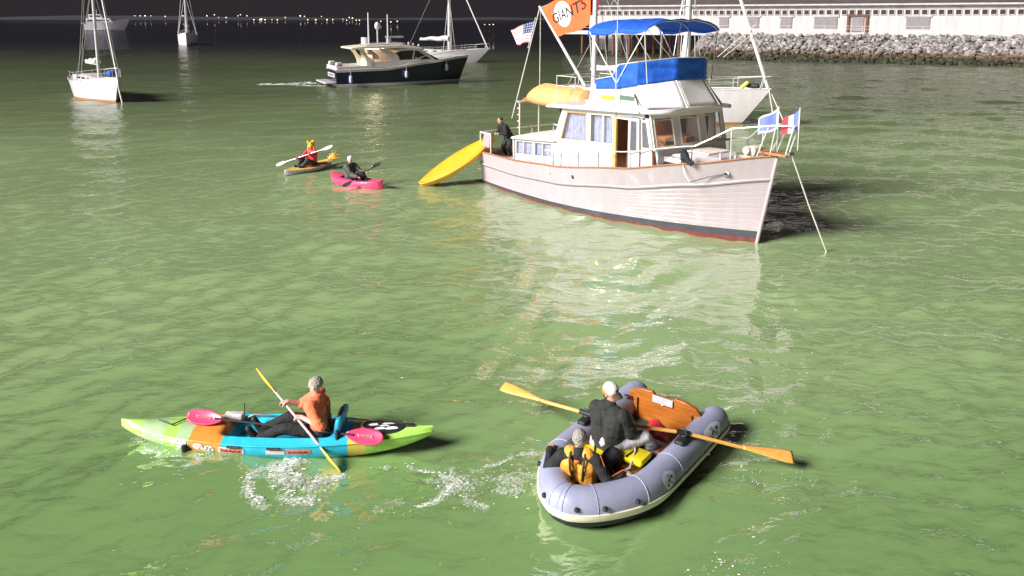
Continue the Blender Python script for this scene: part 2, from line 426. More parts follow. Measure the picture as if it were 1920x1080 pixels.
spots = [(253, 31), (263, 31), (272, 31), (283, 31), (388, 31), (402, 29), (410, 34), (424, 34), (446, 31), (451, 29), (463, 31), (476, 37), (487, 37), (490, 36), (497, 37), (510, 37), (520, 37),
         (563, 31), (571, 32), (577, 37), (592, 37), (603, 32), (613, 37), (624, 37), (643, 36), (650, 38), (655, 34), (661, 35), (668, 38), (674, 38), (714, 40), (733, 41), (745, 40), (909, 46), (918, 46), (925, 46), (310, 32), (343, 31), (690, 36), (535, 34)]
for i, (px, py) in enumerate(spots):
    if py <= 35: Y = 2590.0; z = EYE + (34.0 - py) / FPX * Y * 1.0 + 2
    else: z = 2.5; Y = GP(px, py, z).y
    t = Y / (FPX * PCS - (py - 262) * PSN); X = (px - 923) * t
    r = (1.2 + .7 * random.random()) * Y / FPX * .62
    o = bpy.data.objects.new('shore_light', bulb_me if i % 3 else bulb_me2); COL.objects.link(o)
    o.location = (X, Y, z); o.scale = (r * (1.5 if 476 <= px <= 497 else 1), r, r)
    tag(o, 'tiny light glinting along the dark far shore', 'light', 'lights along the far shore')

# ------------------------------------------------------------------ pier with its shed, seawall and rocks
PWALL = M('pier_shed_paint', (.50, .455, .445), .8, var=.25, scale=1.2, sz=.2, bump=.2, bscale=3)
PROOF = M('dark_shed_roof', (.075, .062, .058), .8, var=.3, scale=.4)
CONC = M('pale_concrete', (.56, .51, .49), .85, var=.16, scale=.8, bump=.3, bscale=8)
SHUT = M('grey_roller_shutter', (.24, .225, .225), .7, var=.15, scale=2)
PDARK = M('dark_opening', (.02, .018, .02), .7, var=.2)
A0 = Vector((16.0, 128.0)); A1 = Vector((98.0, 87.0)); pd = (A1 - A0); PL = pd.length; pd.normalize(); prz = math.atan2(pd.y, pd.x)
shed = thing('pier_shed', 'long white pier shed with a row of small square windows above the rock seawall', 'building', (A0.x, A0.y, 0), prz)
# local frame: x along the quay, -y towards the water
def at_px(px):                                     # distance along the shed front seen at column px
    u = (px - 923) / (FPX * PCS + 235 * PSN)
    t = (A0.x - u * A0.y) / (u * pd.y - pd.x); return t
MB().box((PL / 2, 6.0, 5.45), (PL, 12, 3.9)).build('wall', PWALL, shed, bevel=.03)
rf = MB().prism([(-.55, 7.42), (-.55, 7.62), (6, 10.2), (12.5, 7.62), (12.5, 7.42)], -.5, PL + .5, 'x').build('roof', PROOF, shed)
for k in range(3):
    MB().box((PL / 2, -.05 + k * 1.9, 7.72 + k * .75), (PL, .12, .10)).build('roof_batten', PWALL, rf)
MB().box((PL / 2, -.60, 7.50), (PL + 1, .12, .22)).build('gutter', PWALL, shed)
sz = 0.62
wm = MB().box((0, 0, 0), (sz, .12, sz * .95)).mesh('window'); wm.materials.append(PDARK)
fm = MB()
for dx, dz, w, h in ((0, sz / 2 + .03, sz + .14, .07), (0, -sz / 2 - .03, sz + .14, .07), (sz / 2 + .035, 0, .07, sz), (-sz / 2 - .035, 0, .07, sz)): fm.box((dx, -.03, dz), (w, .14, h))
fm = fm.mesh('window_frame'); fm.materials.append(PWALL)
x = 1.2
while x < PL - 1:
    o = bpy.data.objects.new('window', wm); COL.objects.link(o); o.parent = shed; o.location = (x, -.03, 6.42)
    f = bpy.data.objects.new('frame', fm); COL.objects.link(f); f.parent = o
    x += 1.0
def door(px0, px1, z0, z1, mat):
    x0, x1 = at_px(px0), at_px(px1)
    d = MB().box(((x0 + x1) / 2, -.04, (z0 + z1) / 2), (x1 - x0, .12, z1 - z0)).build('shutter_door', mat, shed)
    n = 7
    mb = MB()
    for k in range(n): mb.box(((x0 + x1) / 2, -.12, z0 + (k + .5) * (z1 - z0) / n), (x1 - x0 - .2, .05, (z1 - z0) / n * .72))
    tag(mb.build('slat_curtain', mat, d), kind='stuff')
    MB().box(((x0 + x1) / 2, -.10, z1 + .1), (x1 - x0 + .4, .16, .2)).build('lintel', PWALL, d)
for a in ((1349, 1367, 4.15, 5.75), (1404, 1424, 4.15, 5.75), (1464, 1486, 4.15, 5.75), (1527, 1571, 4.1, 5.8), (1598, 1621, 3.7, 5.8), (1700, 1745, 4.1, 5.8)): door(*a, SHUT)
for px in (1591, 1626):
    MB().box((at_px(px), -.2, 4.65), (.28, .3, 2.5)).build('gate_post', BROWN, shed)
MB().box((at_px(1608), -.2, 6.0), (at_px(1629) - at_px(1588), .3, .22)).build('gate_beam', BROWN, shed)
# quay edge
quay = MB().box((PL / 2, -1.0, 3.30), (PL + 6, 5.6, .55)).build('seawall', CONC, None, bevel=.05)
quay.location = (A0.x, A0.y, 0); quay.rotation_euler = (0, 0, prz)
tag(quay, 'pale concrete quay edge along the foot of the pier shed', 'seawall')
rail = thing('quay_railing', 'thin pale railing along the edge of the concrete quay', 'railing', (A0.x, A0.y, 0), prz)
for zz in (4.1, 4.5): MB().tube([(0, -3.5, zz), (PL, -3.5, zz)], .03, 5).build('rail', CONC, rail)
pm = MB().tube([(0, 0, 0), (0, 0, .95)], .04, 5).mesh('post'); pm.materials.append(CONC)
for k in range(int(PL / 2.4)):
    o = bpy.data.objects.new('post', pm); COL.objects.link(o); o.parent = rail; o.location = (k * 2.4, -3.5, 3.57)
# rock slope
def rock_mat():
    m = bpy.data.materials.new('riprap_stone'); m.use_nodes = True; nt = m.node_tree; N = nt.nodes; b = N['Principled BSDF']; L = nt.links
    g = N.new('ShaderNodeNewGeometry'); sp = N.new('ShaderNodeSeparateXYZ'); L.new(g.outputs['Position'], sp.inputs[0])
    n = N.new('ShaderNodeTexNoise'); n.inputs['Scale'].default_value = .9; n.inputs['Detail'].default_value = 5; L.new(g.outputs['Position'], n.inputs['Vector'])
    ma = N.new('ShaderNodeMath'); ma.operation = 'MULTIPLY_ADD'; ma.inputs[1].default_value = 1.1; L.new(n.outputs['Fac'], ma.inputs[0]); L.new(sp.outputs[2], ma.inputs[2])
    r = N.new('ShaderNodeValToRGB'); e = r.color_ramp.elements
    e[0].position = .30; e[0].color = (.030, .034, .014, 1); e[1].position = .62; e[1].color = (.26, .235, .22, 1)
    k = e.new(.47); k.color = (.12, .075, .045, 1)
    mr = N.new('ShaderNodeMapRange'); mr.inputs[1].default_value = 0; mr.inputs[2].default_value = 3.4; L.new(ma.outputs[0], mr.inputs[0]); L.new(mr.outputs[0], r.inputs[0])
    n2 = N.new('ShaderNodeTexNoise'); n2.inputs['Scale'].default_value = 1.6; n2.inputs['Detail'].default_value = 6; L.new(g.outputs['Position'], n2.inputs['Vector'])
    vr = N.new('ShaderNodeMapRange'); vr.inputs[1].default_value = .3; vr.inputs[2].default_value = .7; vr.inputs[3].default_value = .55; vr.inputs[4].default_value = 1.25; L.new(n2.outputs['Fac'], vr.inputs[0])
    mx = N.new('ShaderNodeMix'); mx.data_type = 'RGBA'; mx.blend_type = 'MULTIPLY'; mx.inputs['Factor'].default_value = 1
    ri = N.new('ShaderNodeMapRange'); ri.inputs[3].default_value = .45; ri.inputs[4].default_value = 1.5; L.new(g.outputs['Random Per Island'], ri.inputs[0])
    mm = N.new('ShaderNodeMath'); mm.operation = 'MULTIPLY'; L.new(vr.outputs[0], mm.inputs[0]); L.new(ri.outputs[0], mm.inputs[1])
    L.new(r.outputs[0], mx.inputs[6]); L.new(mm.outputs[0], mx.inputs[7]); L.new(mx.outputs[2], b.inputs['Base Color']); b.inputs['Roughness'].default_value = .9
    return m
ROCK = rock_mat()
SLOPE = 9.5
BX0 = at_px(1338)
pile_me = MB().tube([(0, 0, -.6), (0, 0, 3.05)], .22, 8).mesh('pile'); pile_me.materials.append(BROWN)
for k in range(int(BX0 / 2.6)):
    for j in (0, 1):
        o = bpy.data.objects.new('pile', pile_me); COL.objects.link(o); o.parent = quay; o.location = (k * 2.6 + .4 * j, -3.2 + 3.4 * j, 0)
bank = MB()
bank.grid(lambda u, v: (BX0 - 1 + u * (PL + 7 - BX0), -3.0 - v * (SLOPE + 4), 3.25 - v * 4.6 + .25 * mnoise.noise(Vector((u * 70, v * 6, 0)))), 90, 8)
bk = bank.build('bank', ROCK); bk.location = (A0.x, A0.y, 0); bk.rotation_euler = (0, 0, prz); tag(bk, kind='structure')
bm = bmesh.new(); bmesh.ops.create_icosphere(bm, subdivisions=1, radius=1); ico_v = [v.co.copy() for v in bm.verts]; ico_f = [tuple(v.index for v in f.verts) for f in bm.faces]; bm.free()
rocks = MB(); rnd = random.Random(3)
for k in range(6000):
    u = BX0 + rnd.random() * (PL + 5 - BX0); v = rnd.random(); s = .16 + .26 * rnd.random() ** 2
    c = Vector((u, -3.9 - v * (SLOPE - .2), 3.22 - v * 3.35 + .1)); ro = Matrix.Rotation(rnd.random() * 6.28, 3, 'Z') @ Matrix.Rotation(rnd.random() * 6.28, 3, 'X')
    sc = (s * (.8 + .7 * rnd.random()), s * (.7 + .5 * rnd.random()), s * (.6 + .4 * rnd.random()))
    rocks.add([c + ro @ Vector((p.x * sc[0], p.y * sc[1], p.z * sc[2])) * (.82 + .36 * rnd.random()) for p in ico_v], ico_f)
rk = rocks.build('riprap_rocks', ROCK, smooth=0, fix=False); rk.location = (A0.x, A0.y, 0); rk.rotation_euler = (0, 0, prz)
tag(rk, 'heaped grey riprap stones sloping from the quay into the water', 'rocks', kind='stuff')

# ------------------------------------------------------------------ hulls
class Hull:
    def __init__(s, L, bd, bw, sheer, rake, keel=-.6, flare=1.0, p=5.0):
        s.L, s.bd, s.bw, s.sheer, s.rake, s.keel, s.flare, s.p = L, bd, bw, sheer, rake, keel, flare, p
    def pt(s, t, z, side, off=0.0):
        zs = s.sheer(t)
        if z >= 0:
            q = min(1.15, z / zs); b = s.bw(t) + (s.bd(t) - s.bw(t)) * q ** s.flare
        else: b = s.bw(t) * math.sqrt(max(0, 1 - (z / s.keel) ** 2))
        return Vector((s.L * t + s.rake(z) * t ** s.p, side * max(.004, b + off), z))
    def patch(s, mb, lo, hi, nz, ns=40, t0=0, t1=1, off=0, mi=0, sides=(-1, 1)):
        for sd in sides:
            def fn(u, v):
                t = t0 + (t1 - t0) * (1 - (1 - u) ** 1.6); a, b = lo(t), hi(t)
                return s.pt(t, a + (b - a) * v, sd, off(t, v) if callable(off) else off)
            mb.grid(fn, ns, nz)
        return mb
    def line(s, z, side, ns=40, off=0, t0=0, t1=1):
        return [s.pt(t, z(t), side, off) for t in [t0 + (t1 - t0) * (1 - (1 - i / ns) ** 1.6) for i in range(ns + 1)]]
    def transom(s, mb, lo, hi, n=6, t=0):
        def fn(u, v):
            e = s.pt(t, lo + (hi - lo) * v, 1); return Vector((e.x, e.y * (2 * u - 1), e.z))
        mb.grid(fn, 8, n)
        return mb
    def deck(s, mb, dz, ns=36, t0=0, t1=.995, inset=.03, camber=.05):
        def fn(u, v):
            t = t0 + (t1 - t0) * (1 - (1 - u) ** 1.6); z = s.sheer(t) + dz; e = s.pt(t, min(z, s.sheer(t)), 1)
            y = (2 * v - 1) * max(.002, e.y - inset); return Vector((e.x, y, z + camber * (1 - (2 * v - 1) ** 2)))
        return mb.grid(fn, ns, 8)
def plan(B, Bs, tm, n):
    """half-breadth curve: Bs at the stern, B at t=tm, closing at the stem"""
    def f(t):
        if t < tm: return Bs + (B - Bs) * math.sin(t / tm * math.pi / 2)
        return B * (1 - ((t - tm) / (1 - tm)) ** n)
    return f

# ------------------------------------------------------------------ people
def hand(b, wr, d, nrm, curl=1.0, thumb_side=1):
    """palm, four curled fingers and a thumb; d = pointing direction, nrm = back of the hand"""
    d = d.normalized(); nrm = (nrm - d * nrm.dot(d)).normalized(); lat = d.cross(nrm).normalized()
    for k in (-1, 0, 1): b.cap(wr + lat * .018 * k, .018, wr + d * .075 + lat * .024 * k, .016)
    for k, ln in ((-1.5, .030), (-.5, .036), (.5, .038), (1.5, .034)):
        p = wr + d * .082 + lat * (.0195 * k); a1 = d * math.cos(curl) - nrm * math.sin(curl); a2 = d * math.cos(2.1 * curl) - nrm * math.sin(2.1 * curl)
        q = p + a1 * ln; b.cap(p, .0105, q, .0098); b.cap(q, .0098, q + a2 * ln * .95, .0085)
    t0 = wr + d * .02 + lat * (.03 * thumb_side); t1 = t0 + (d * .6 + lat * .5 * thumb_side - nrm * .6).normalized() * .045
    b.cap(t0, .013, t1, .0115); b.cap(t1, .0115, t1 + (d * .7 - nrm * .7).normalized() * .03, .0095)

def head(b, c, face, up, s=1.0):
    f = face.normalized(); r = f.cross(up).normalized(); u = r.cross(f).normalized()
    B = Matrix((r, f, u)).transposed()
    b.ell(c + u * .025 * s, (.074 * s, .092 * s, .092 * s), B)
    b.ell(c - u * .045 * s + f * .018 * s, (.058 * s, .068 * s, .068 * s), B)
    b.ell(c - u * .095 * s + f * .055 * s, (.026 * s, .022 * s, .018 * s), B)                     # chin
    b.cap(c + f * .088 * s + u * .012 * s, .010 * s, c + f * .108 * s - u * .022 * s, .014 * s)   # nose
    b.ell(c + f * .078 * s + u * .03 * s, (.055 * s, .014 * s, .012 * s), B)                      # brow
    b.ell(c + f * .078 * s - u * .058 * s, (.024 * s, .013 * s, .010 * s), B)                     # lips
    for sd in (-1, 1): b.ell(c + r * (.076 * sd * s) - u * .005 * s - f * .008 * s, (.012 * s, .02 * s, .032 * s), B)
    return r, f, u

def person(name, label, root_at, J, skin, cloth, voxel=.009, group=None, face_detail=True, hs=1.0):
    """J: joints in world space. cloth: list of (part name, pieces, material, extra radius, wrinkle)"""
    P = thing(name, label, 'person', root_at, 0, group)
    V = {k: Vector(v) for k, v in J.items() if k != 'curl'}
    up = V.get('up', Vector((0, 0, 1)))
    def torso(b, e):
        lat = (V['rsh'] - V['lsh']).normalized(); hl = (V['rhip'] - V['lhip']).normalized()
        b.cap(V['lhip'] + hl * .02, .105 + e, V['rhip'] - hl * .02, .105 + e)
        mid = (V['pelvis'] + V['chest']) * .5
        for k in (-1, 1):
            b.cap(V['pelvis'] + hl * .075 * k, .10 + e, mid + lat * .075 * k, .098 + e)
            b.cap(mid + lat * .075 * k, .098 + e, V['chest'] + lat * .095 * k, .105 + e)
            b.cap(V['chest'] + lat * .09 * k, .10 + e, V['chest'] * .45 + V['neck'] * .55 + lat * .085 * k, .07 + e)
        b.cap(V['lsh'] + lat * .035, .062 + e, V['rsh'] - lat * .035, .062 + e)
        b.cap(V['neck'] * .6 + V['chest'] * .4, .07 + e, V['neck'], .052 + e)
    def arm(b, s, e, a=0.0, z=1.0, fore=True):
        b.cap(V[s + 'sh'], .060 + e, V[s + 'el'], .044 + e)
        if fore: b.cap(V[s + 'el'], .043 + e, V[s + 'el'].lerp(V[s + 'wr'], z), .030 + e * .9 + .008 * (1 - z))
    def leg(b, s, e, z=1.0):
        b.cap(V[s + 'hip'], .092 + e, V[s + 'kn'], .062 + e)
        k, a = V[s + 'kn'], V[s + 'an']; c = k.lerp(a, .33)
        b.cap(k, .058 + e, c, .056 + e); b.cap(c, .056 + e, k.lerp(a, z), .038 + e + (.02 * (1 - z)))
    def foot(b, s, e):
        b.cap(V[s + 'an'], .042 + e, V[s + 'toe'], .03 + e); b.cap(V[s + 'an'] - (V[s + 'toe'] - V[s + 'an']).normalized() * .03, .038 + e, V[s + 'toe'], .032 + e)
    b = MB(); torso(b, 0); b.cap(V['neck'] - up * .02, .052, V['head'] - up * .05, .05)
    r, f, u = head(b, V['head'], V['face'], up, hs)
    for s in 'lr':
        arm(b, s, 0); leg(b, s, 0); foot(b, s, 0)
        d = V.get(s + 'hd', V[s + 'wr'] - V[s + 'el']); n = V.get(s + 'hn', Vector((0, 0, 1)))
        hand(b, V[s + 'wr'], d, n, curl=J.get('curl', 1.0), thumb_side=1 if s == 'l' else -1)
    remeshed('body', b, voxel, skin, P, 2)
    for nm, pcs, mat, e, wr in cloth:
        b = MB()
        for pc in pcs:
            if pc == 'torso': torso(b, e)
            elif pc == 'sleeves': [arm(b, s, e, fore=True, z=.93) for s in 'lr']
            elif pc == 'short': [arm(b, s, e + .006, fore=False) for s in 'lr']
            elif pc == 'legs': [leg(b, s, e, .97) for s in 'lr']; b.cap(V['lhip'], .11 + e, V['rhip'], .11 + e); b.cap(V['pelvis'], .11 + e, V['pelvis'] + (V['chest'] - V['pelvis']).normalized() * .06, .11 + e)
            elif pc == 'feet': [foot(b, s, e) for s in 'lr']
            elif pc == 'vest':
                lat = (V['rsh'] - V['lsh']).normalized()
                for k in (-1, 1):
                    b.cap(V['pelvis'] * .75 + V['chest'] * .25 + lat * .08 * k, .115 + e, V['chest'] + lat * .10 * k, .115 + e)
                    b.cap(V['chest'] + lat * .10 * k, .115 + e, V['neck'] * .8 + V['chest'] * .2 + lat * .10 * k, .06 + e)
            elif pc == 'hood':
                b.cap(V['neck'] - f * .05 - r * .06, .06, V['neck'] - f * .05 + r * .06, .06); b.cap(V['neck'] + r * .07, .04, V['neck'] + f * .06, .035); b.cap(V['neck'] - r * .07, .04, V['neck'] + f * .06, .035)
            elif pc == 'hood_up':
                B = Matrix((r, f, u)).transposed(); b.ell(V['head'] - f * .03 + u * .012, (.098, .10, .125), B); b.cap(V['neck'] - f * .02, .075, V['head'] - f * .05, .085)
        remeshed(nm, b, voxel * 1.15, mat, P, 3, wr)
    if face_detail:
        for sd in (-1, 1): MB().ell(V['head'] + f * .086 * hs + r * .031 * sd * hs + u * .012 * hs, (.012, .009, .008), Matrix((r, f, u)).transposed(), 8, 6).build('eye', EYEM, P, world=True)
        MB().ell(V['head'] + f * .09 * hs - u * .058 * hs, (.022, .006, .005), Matrix((r, f, u)).transposed(), 8, 6).build('mouth', LIPM, P, world=True)
    return P, r, f, u, V
def hair_cap(P, c, r, f, u, mat, name='hair', voxel=.008, back=.02, low=.05, wr=.006, s=1.0):
    B = Matrix((r, f, u)).transposed(); b = MB()
    b.ell(c + u * .042 * s - f * .016 * s, (.082 * s, .092 * s, .085 * s), B); b.ell(c - u * low * .3 - f * (.038 + back) * s, (.072 * s, .056 * s, (.075 + low) * s), B)
    return remeshed(name, b, voxel, mat, P, 2, wr, 38)
# ------------------------------------------------------------------ the white trawler
TQ, TB = GP(893, 345), GP(1418, 455)
_d = TB - TQ; _D = math.hypot(_d.x, _d.y); TL = math.sqrt(_D * _D - 1.8 ** 2)
TH = math.atan2(_d.y, _d.x) - math.atan2(1.8, TL)
T0 = Vector((TQ.x - 1.8 * math.sin(TH), TQ.y + 1.8 * math.cos(TH), 0))
tr = thing('trawler_yacht', 'white wooden trawler yacht with flybridge, blue bimini and red waterline moored by the bow', 'boat', T0, TH)
def lerp(a, b, t): return a + (b - a) * t
def interp(tab):
    def f(t):
        for (a, va), (b, vb) in zip(tab, tab[1:]):
            if t <= b:
                k = max(0, (t - a) / (b - a)); k = k * k * (3 - 2 * k) * .4 + k * .6; return va + (vb - va) * k
        return tab[-1][1]
    return f
tsheer = interp([(0, 1.12), (.2, 1.13), (.42, 1.26), (.68, 1.60), (.86, 1.95), (1, 2.27)])
H1 = Hull(TL, plan(1.86, 1.70, .42, 3.7), plan(1.76, 1.5, .38, 1.8), tsheer, lambda z: .195 * z, -.7, 1.25, 6)
tguard = lambda t: tsheer(t) - lerp(.40, .58, t)
tboot = lambda t: .10 + .20 * t ** 1.5
H1.patch(MB(), lambda t: -.55, lambda t: .045 + .07 * t ** 2, 6, 60).build('bottom', RED, tr)
H1.patch(MB(), lambda t: .045 + .07 * t ** 2, tboot, 2, 60, off=.003).build('boot_stripe', BOOT, tr)
NPL = 9
mb = MB()
for sd in (-1, 1):
    for k in range(NPL):
        for (v0, v1, o0, o1) in ((0, .07, -.002, .004), (.07, .93, .004, .004), (.93, 1, .004, -.002)):
            def fn(u, v):
                t = 1 - (1 - u) ** 1.6; a, b = tboot(t), tguard(t); w = (k + v0 + (v1 - v0) * v) / NPL
                return H1.pt(t, a + (b - a) * w, sd, lerp(o0, o1, v))
            mb.grid(fn, 60, 1)
tp = mb.build('topsides', HULLW, tr, smooth=60)
H1.patch(MB(), tguard, tsheer, 3, 60, off=.004).build('bulwark', HULLW, tr)
H1.patch(MB(), lambda t: tsheer(t) - .5, tsheer, 1, 50, off=-.05).build('bulwark_lining', WHITE, tr)
mb = MB(); H1.transom(mb, -.5, 1.12); mb.build('transom', HULLW, tr)
MB().box((-.012, 0, .02), (.02, 3.0, .14)).build('transom_boot_stripe', BOOT, tr)
for sd in (-1, 1):
    MB().tube(H1.line(tguard, sd, 50, .012), .042, 6).build('guard_rail', HULLW, tr)
    MB().tube(H1.line(lambda t: tguard(t) - .05, sd, 50, .006), .018, 6).build('guard_shadow_strip', GREYM, tr)  # grey strip put in as the shade below the guard
    MB().tube([p + Vector((0, 0, .012)) for p in H1.line(tsheer, sd, 50, -.02)], .055, 6, flat=.5).build('cap_rail', TEAK, tr)
MB().tube([(-.03, -1.66, 1.14), (-.06, 0, 1.16), (-.03, 1.66, 1.14)], .05, 6, flat=.5).build('transom_cap', TEAK, tr)
stem = [Vector((TL + H1.rake(z) + .015, 0, z)) for z in (-.5, 0, .6, 1.2, 1.8, 2.25)]
MB().tube(stem, .045, 8).build('stem', HULLW, tr)
mb = MB(); H1.deck(mb, -.22, camber=.04); mb.build('deck', OFFW, tr)
# swim step
MB().box((-.32, 0, .38), (.6, 2.6, .05)).build('swim_step', HULLW, tr, bevel=.02)
# ---- aft trunk cabin
def slab(poly_xz, y0, y1, name, mat, parent=tr, bevel=.008): return MB().prism(poly_xz, y0, y1).build(name, mat, parent, smooth=30, bevel=bevel)
HW = 1.5
for sd in (-1, 1):
    y0, y1 = (sd * HW, sd * (HW - .05))
    slab([(1.76, .95), (3.72, 1.1), (3.72, 1.45), (1.76, 1.30)], y0, y1, 'trunk_side_panel', WHITE)
    slab([(1.76, 1.69), (3.72, 1.83), (3.72, 1.95), (1.76, 1.78)], y0, y1, 'trunk_header', WHITE)
    for xa, xb in ((1.76, 1.84), (2.20, 2.24), (2.67, 2.79), (3.14, 3.18), (3.58, 3.72)):
        z0, z1 = lerp(1.30, 1.45, (xa - 1.76) / 1.96), lerp(1.69, 1.83, (xa - 1.76) / 1.96)
        slab([(xa, z0), (xb, z0 + .01), (xb, z1 + .01), (xa, z1)], y0, y1, 'trunk_window_post', WHITE, bevel=.004)
    for xa, xb in ((1.84, 2.67), (2.79, 3.58)):
        z0, z1 = lerp(1.30, 1.45, (xa - 1.76) / 1.96), lerp(1.69, 1.83, (xa - 1.76) / 1.96)
        w = slab([(xa, z0), (xb, z0 + .06), (xb, z1 + .06), (xa, z1)], sd * (HW - .028), sd * (HW - .032), 'trunk_window', GLASSC, bevel=0)
        slab([(xa, z0), (xb, z0 + .06), (xb, z1 + .06), (xa, z1)], sd * (HW - .09), sd * (HW - .1), 'curtain', CURT, w, bevel=0)
mb = MB(); mb.grid(lambda u, v: (1.66 + 2.2 * u, (2 * v - 1) * 1.56, 1.80 + .17 * u + .07 * (1 - (2 * v - 1) ** 2)), 8, 8); mb.build('trunk_roof', OFFW, tr, solid=.05)
MB().box((1.78, 0, 1.35), (.05, 2.9, .86)).build('trunk_aft_wall', WHITE, tr)
for sd in (-1, 1): MB().tube([(1.72, sd * 1.50, 1.0), (1.72, sd * 1.52, 1.80)], .035, 6).build('corner_post', WHITE, tr)
MB().tube([(1.66, -1.57, 1.78), (3.8, -1.57, 1.95)], .025, 6).build('roof_trim', WHITE, tr)
# ---- saloon house
zb = lambda x: lerp(2.03, 2.24, (x - 3.7) / 3.8)          # window sill line
zt = lambda x: lerp(2.86, 3.02, (x - 3.7) / 3.8)          # window head line
ze = lambda x: lerp(2.97, 3.14, (x - 3.7) / 3.8)          # eave
for sd in (-1, 1):
    y0, y1 = sd * HW, sd * (HW - .06)
    slab([(3.62, 1.0), (6.25, 1.25), (6.25, zb(6.25)), (3.69, zb(3.7))], y0, y1, 'house_side_panel', WHITE)
    for k in range(3): slab([(3.7, 1.35 + .22 * k), (6.2, 1.58 + .22 * k), (6.2, 1.592 + .22 * k), (3.7, 1.362 + .22 * k)], sd * (HW + .006), sd * (HW - .01), 'plank_seam', OFFW, bevel=0)
    slab([(3.69, zb(3.7)), (4.02, zb(4.0)), (4.30, zt(4.3)), (4.30, ze(4.3)), (4.07, ze(4.07))], y0, y1, 'aft_house_post', WHITE)
    slab([(4.30, zt(4.3)), (7.33, zt(7.33)), (7.30, ze(7.3)), (4.30, ze(4.3))], y0, y1, 'house_header', WHITE)
    slab([(5.10, zb(5.1)), (5.28, zb(5.28)), (5.28, zt(5.28)), (5.10, zt(5.1))], y0, y1, 'window_post', CREAM)
    slab([(6.19, 1.3), (6.31, 1.3), (6.31, zt(6.31)), (6.19, zt(6.2))], sd * (HW + .012), y1, 'door_jamb', TEAKL)
    slab([(3.75, zb(3.75) - .05), (6.19, zb(6.19) - .05), (6.19, zb(6.19)), (3.75, zb(3.75))], sd * (HW + .03), sd * HW, 'window_sill', WHITE)
    for xa, xb, xt in ((4.02, 5.10, 4.30), (5.28, 6.19, 5.28)):
        w = slab([(xa, zb(xa)), (xb, zb(xb)), (xb, zt(xb)), (xt, zt(xt))], sd * (HW - .03), sd * (HW - .036), 'window', GLASSC, bevel=0)
        c = MB()
        c.grid(lambda u, v: (lerp(xa + .05, xb - .05, u), sd * (HW - .12 + .018 * math.sin(u * 40)), lerp(zb(xa) - .02, zt(xa) + .03, v)), 60, 2)
        c.build('curtain', CURT, w)
        for x_ in ([5.74] if xa > 5 else []): slab([(x_, zb(x_)), (x_ + .05, zb(x_)), (x_ + .05, zt(x_)), (x_, zt(x_))], sd * (HW - .02), sd * (HW - .05), 'window_bar', CREAM, w, bevel=0)
        fr = MB()
        for a, b_ in (((xa, zb(xa)), (xb, zb(xb))), ((xb, zb(xb)), (xb, zt(xb))), ((xb, zt(xb)), (xt, zt(xt))), ((xt, zt(xt)), (xa, zb(xa)))):
            fr.tube([(a[0], sd * (HW + .004), a[1]), (b_[0], sd * (HW + .004), b_[1])], .022, 4)
        fr.build('window_frame', TEAKL if xa < 5 else CREAM, w)
    # sliding door slid open, with its glazed top, and the quarter panel by the windscreen
    if sd < 0:
        dr = slab([(6.82, 1.52), (7.23, 1.58), (7.23, 2.12), (6.82, 2.10)], -(HW + .065), -(HW + .02), 'sliding_door', WHITE)
        slab([(6.82, 2.10), (6.90, 2.10), (6.90, 2.99), (6.82, 2.98)], -(HW + .065), -(HW + .02), 'door_stile', WHITE, dr)
        slab([(7.14, 2.12), (7.23, 2.12), (7.20, 2.99), (7.11, 2.99)], -(HW + .065), -(HW + .02), 'door_stile', WHITE, dr)
        slab([(6.90, 2.90), (7.12, 2.90), (7.12, 2.99), (6.90, 2.98)], -(HW + .065), -(HW + .02), 'door_rail', WHITE, dr)
        slab([(6.90, 2.10), (7.14, 2.12), (7.12, 2.90), (6.90, 2.90)], -(HW + .046), -(HW + .04), 'door_pane', GLASSC, dr, bevel=0)
        slab([(6.82, 1.70), (7.23, 1.72), (7.23, 1.74), (6.82, 1.72)], -(HW + .072), -(HW + .06), 'door_rib', OFFW, dr, bevel=0)
    else:
        slab([(6.31, 1.42), (7.23, 1.45), (7.23, 3.0), (6.31, 2.98)], y0, y1, 'port_door', WHITE)
    slab([(7.23, 1.58), (7.66, 1.66), (7.60, zb(7.5)), (7.23, zb(7.23))], y0, y1, 'quarter_panel', WHITE)
    slab([(7.23, zb(7.23)), (7.29, zb(7.3)), (7.24, zt(7.2)), (7.19, zt(7.2))], y0, y1, 'quarter_post', WHITE, bevel=.004)
    q = slab([(7.29, zb(7.3)), (7.53, zb(7.5)), (7.36, zt(7.3)), (7.24, zt(7.2))], sd * (HW - .03), sd * (HW - .036), 'quarter_window', GLASSC, bevel=0)
    slab([(7.53, zb(7.5)), (7.65, zb(7.6)), (7.46, zt(7.4)), (7.36, zt(7.3))], sd * (HW + .004), sd * (HW - .07), 'windscreen_corner_post', WHITE)
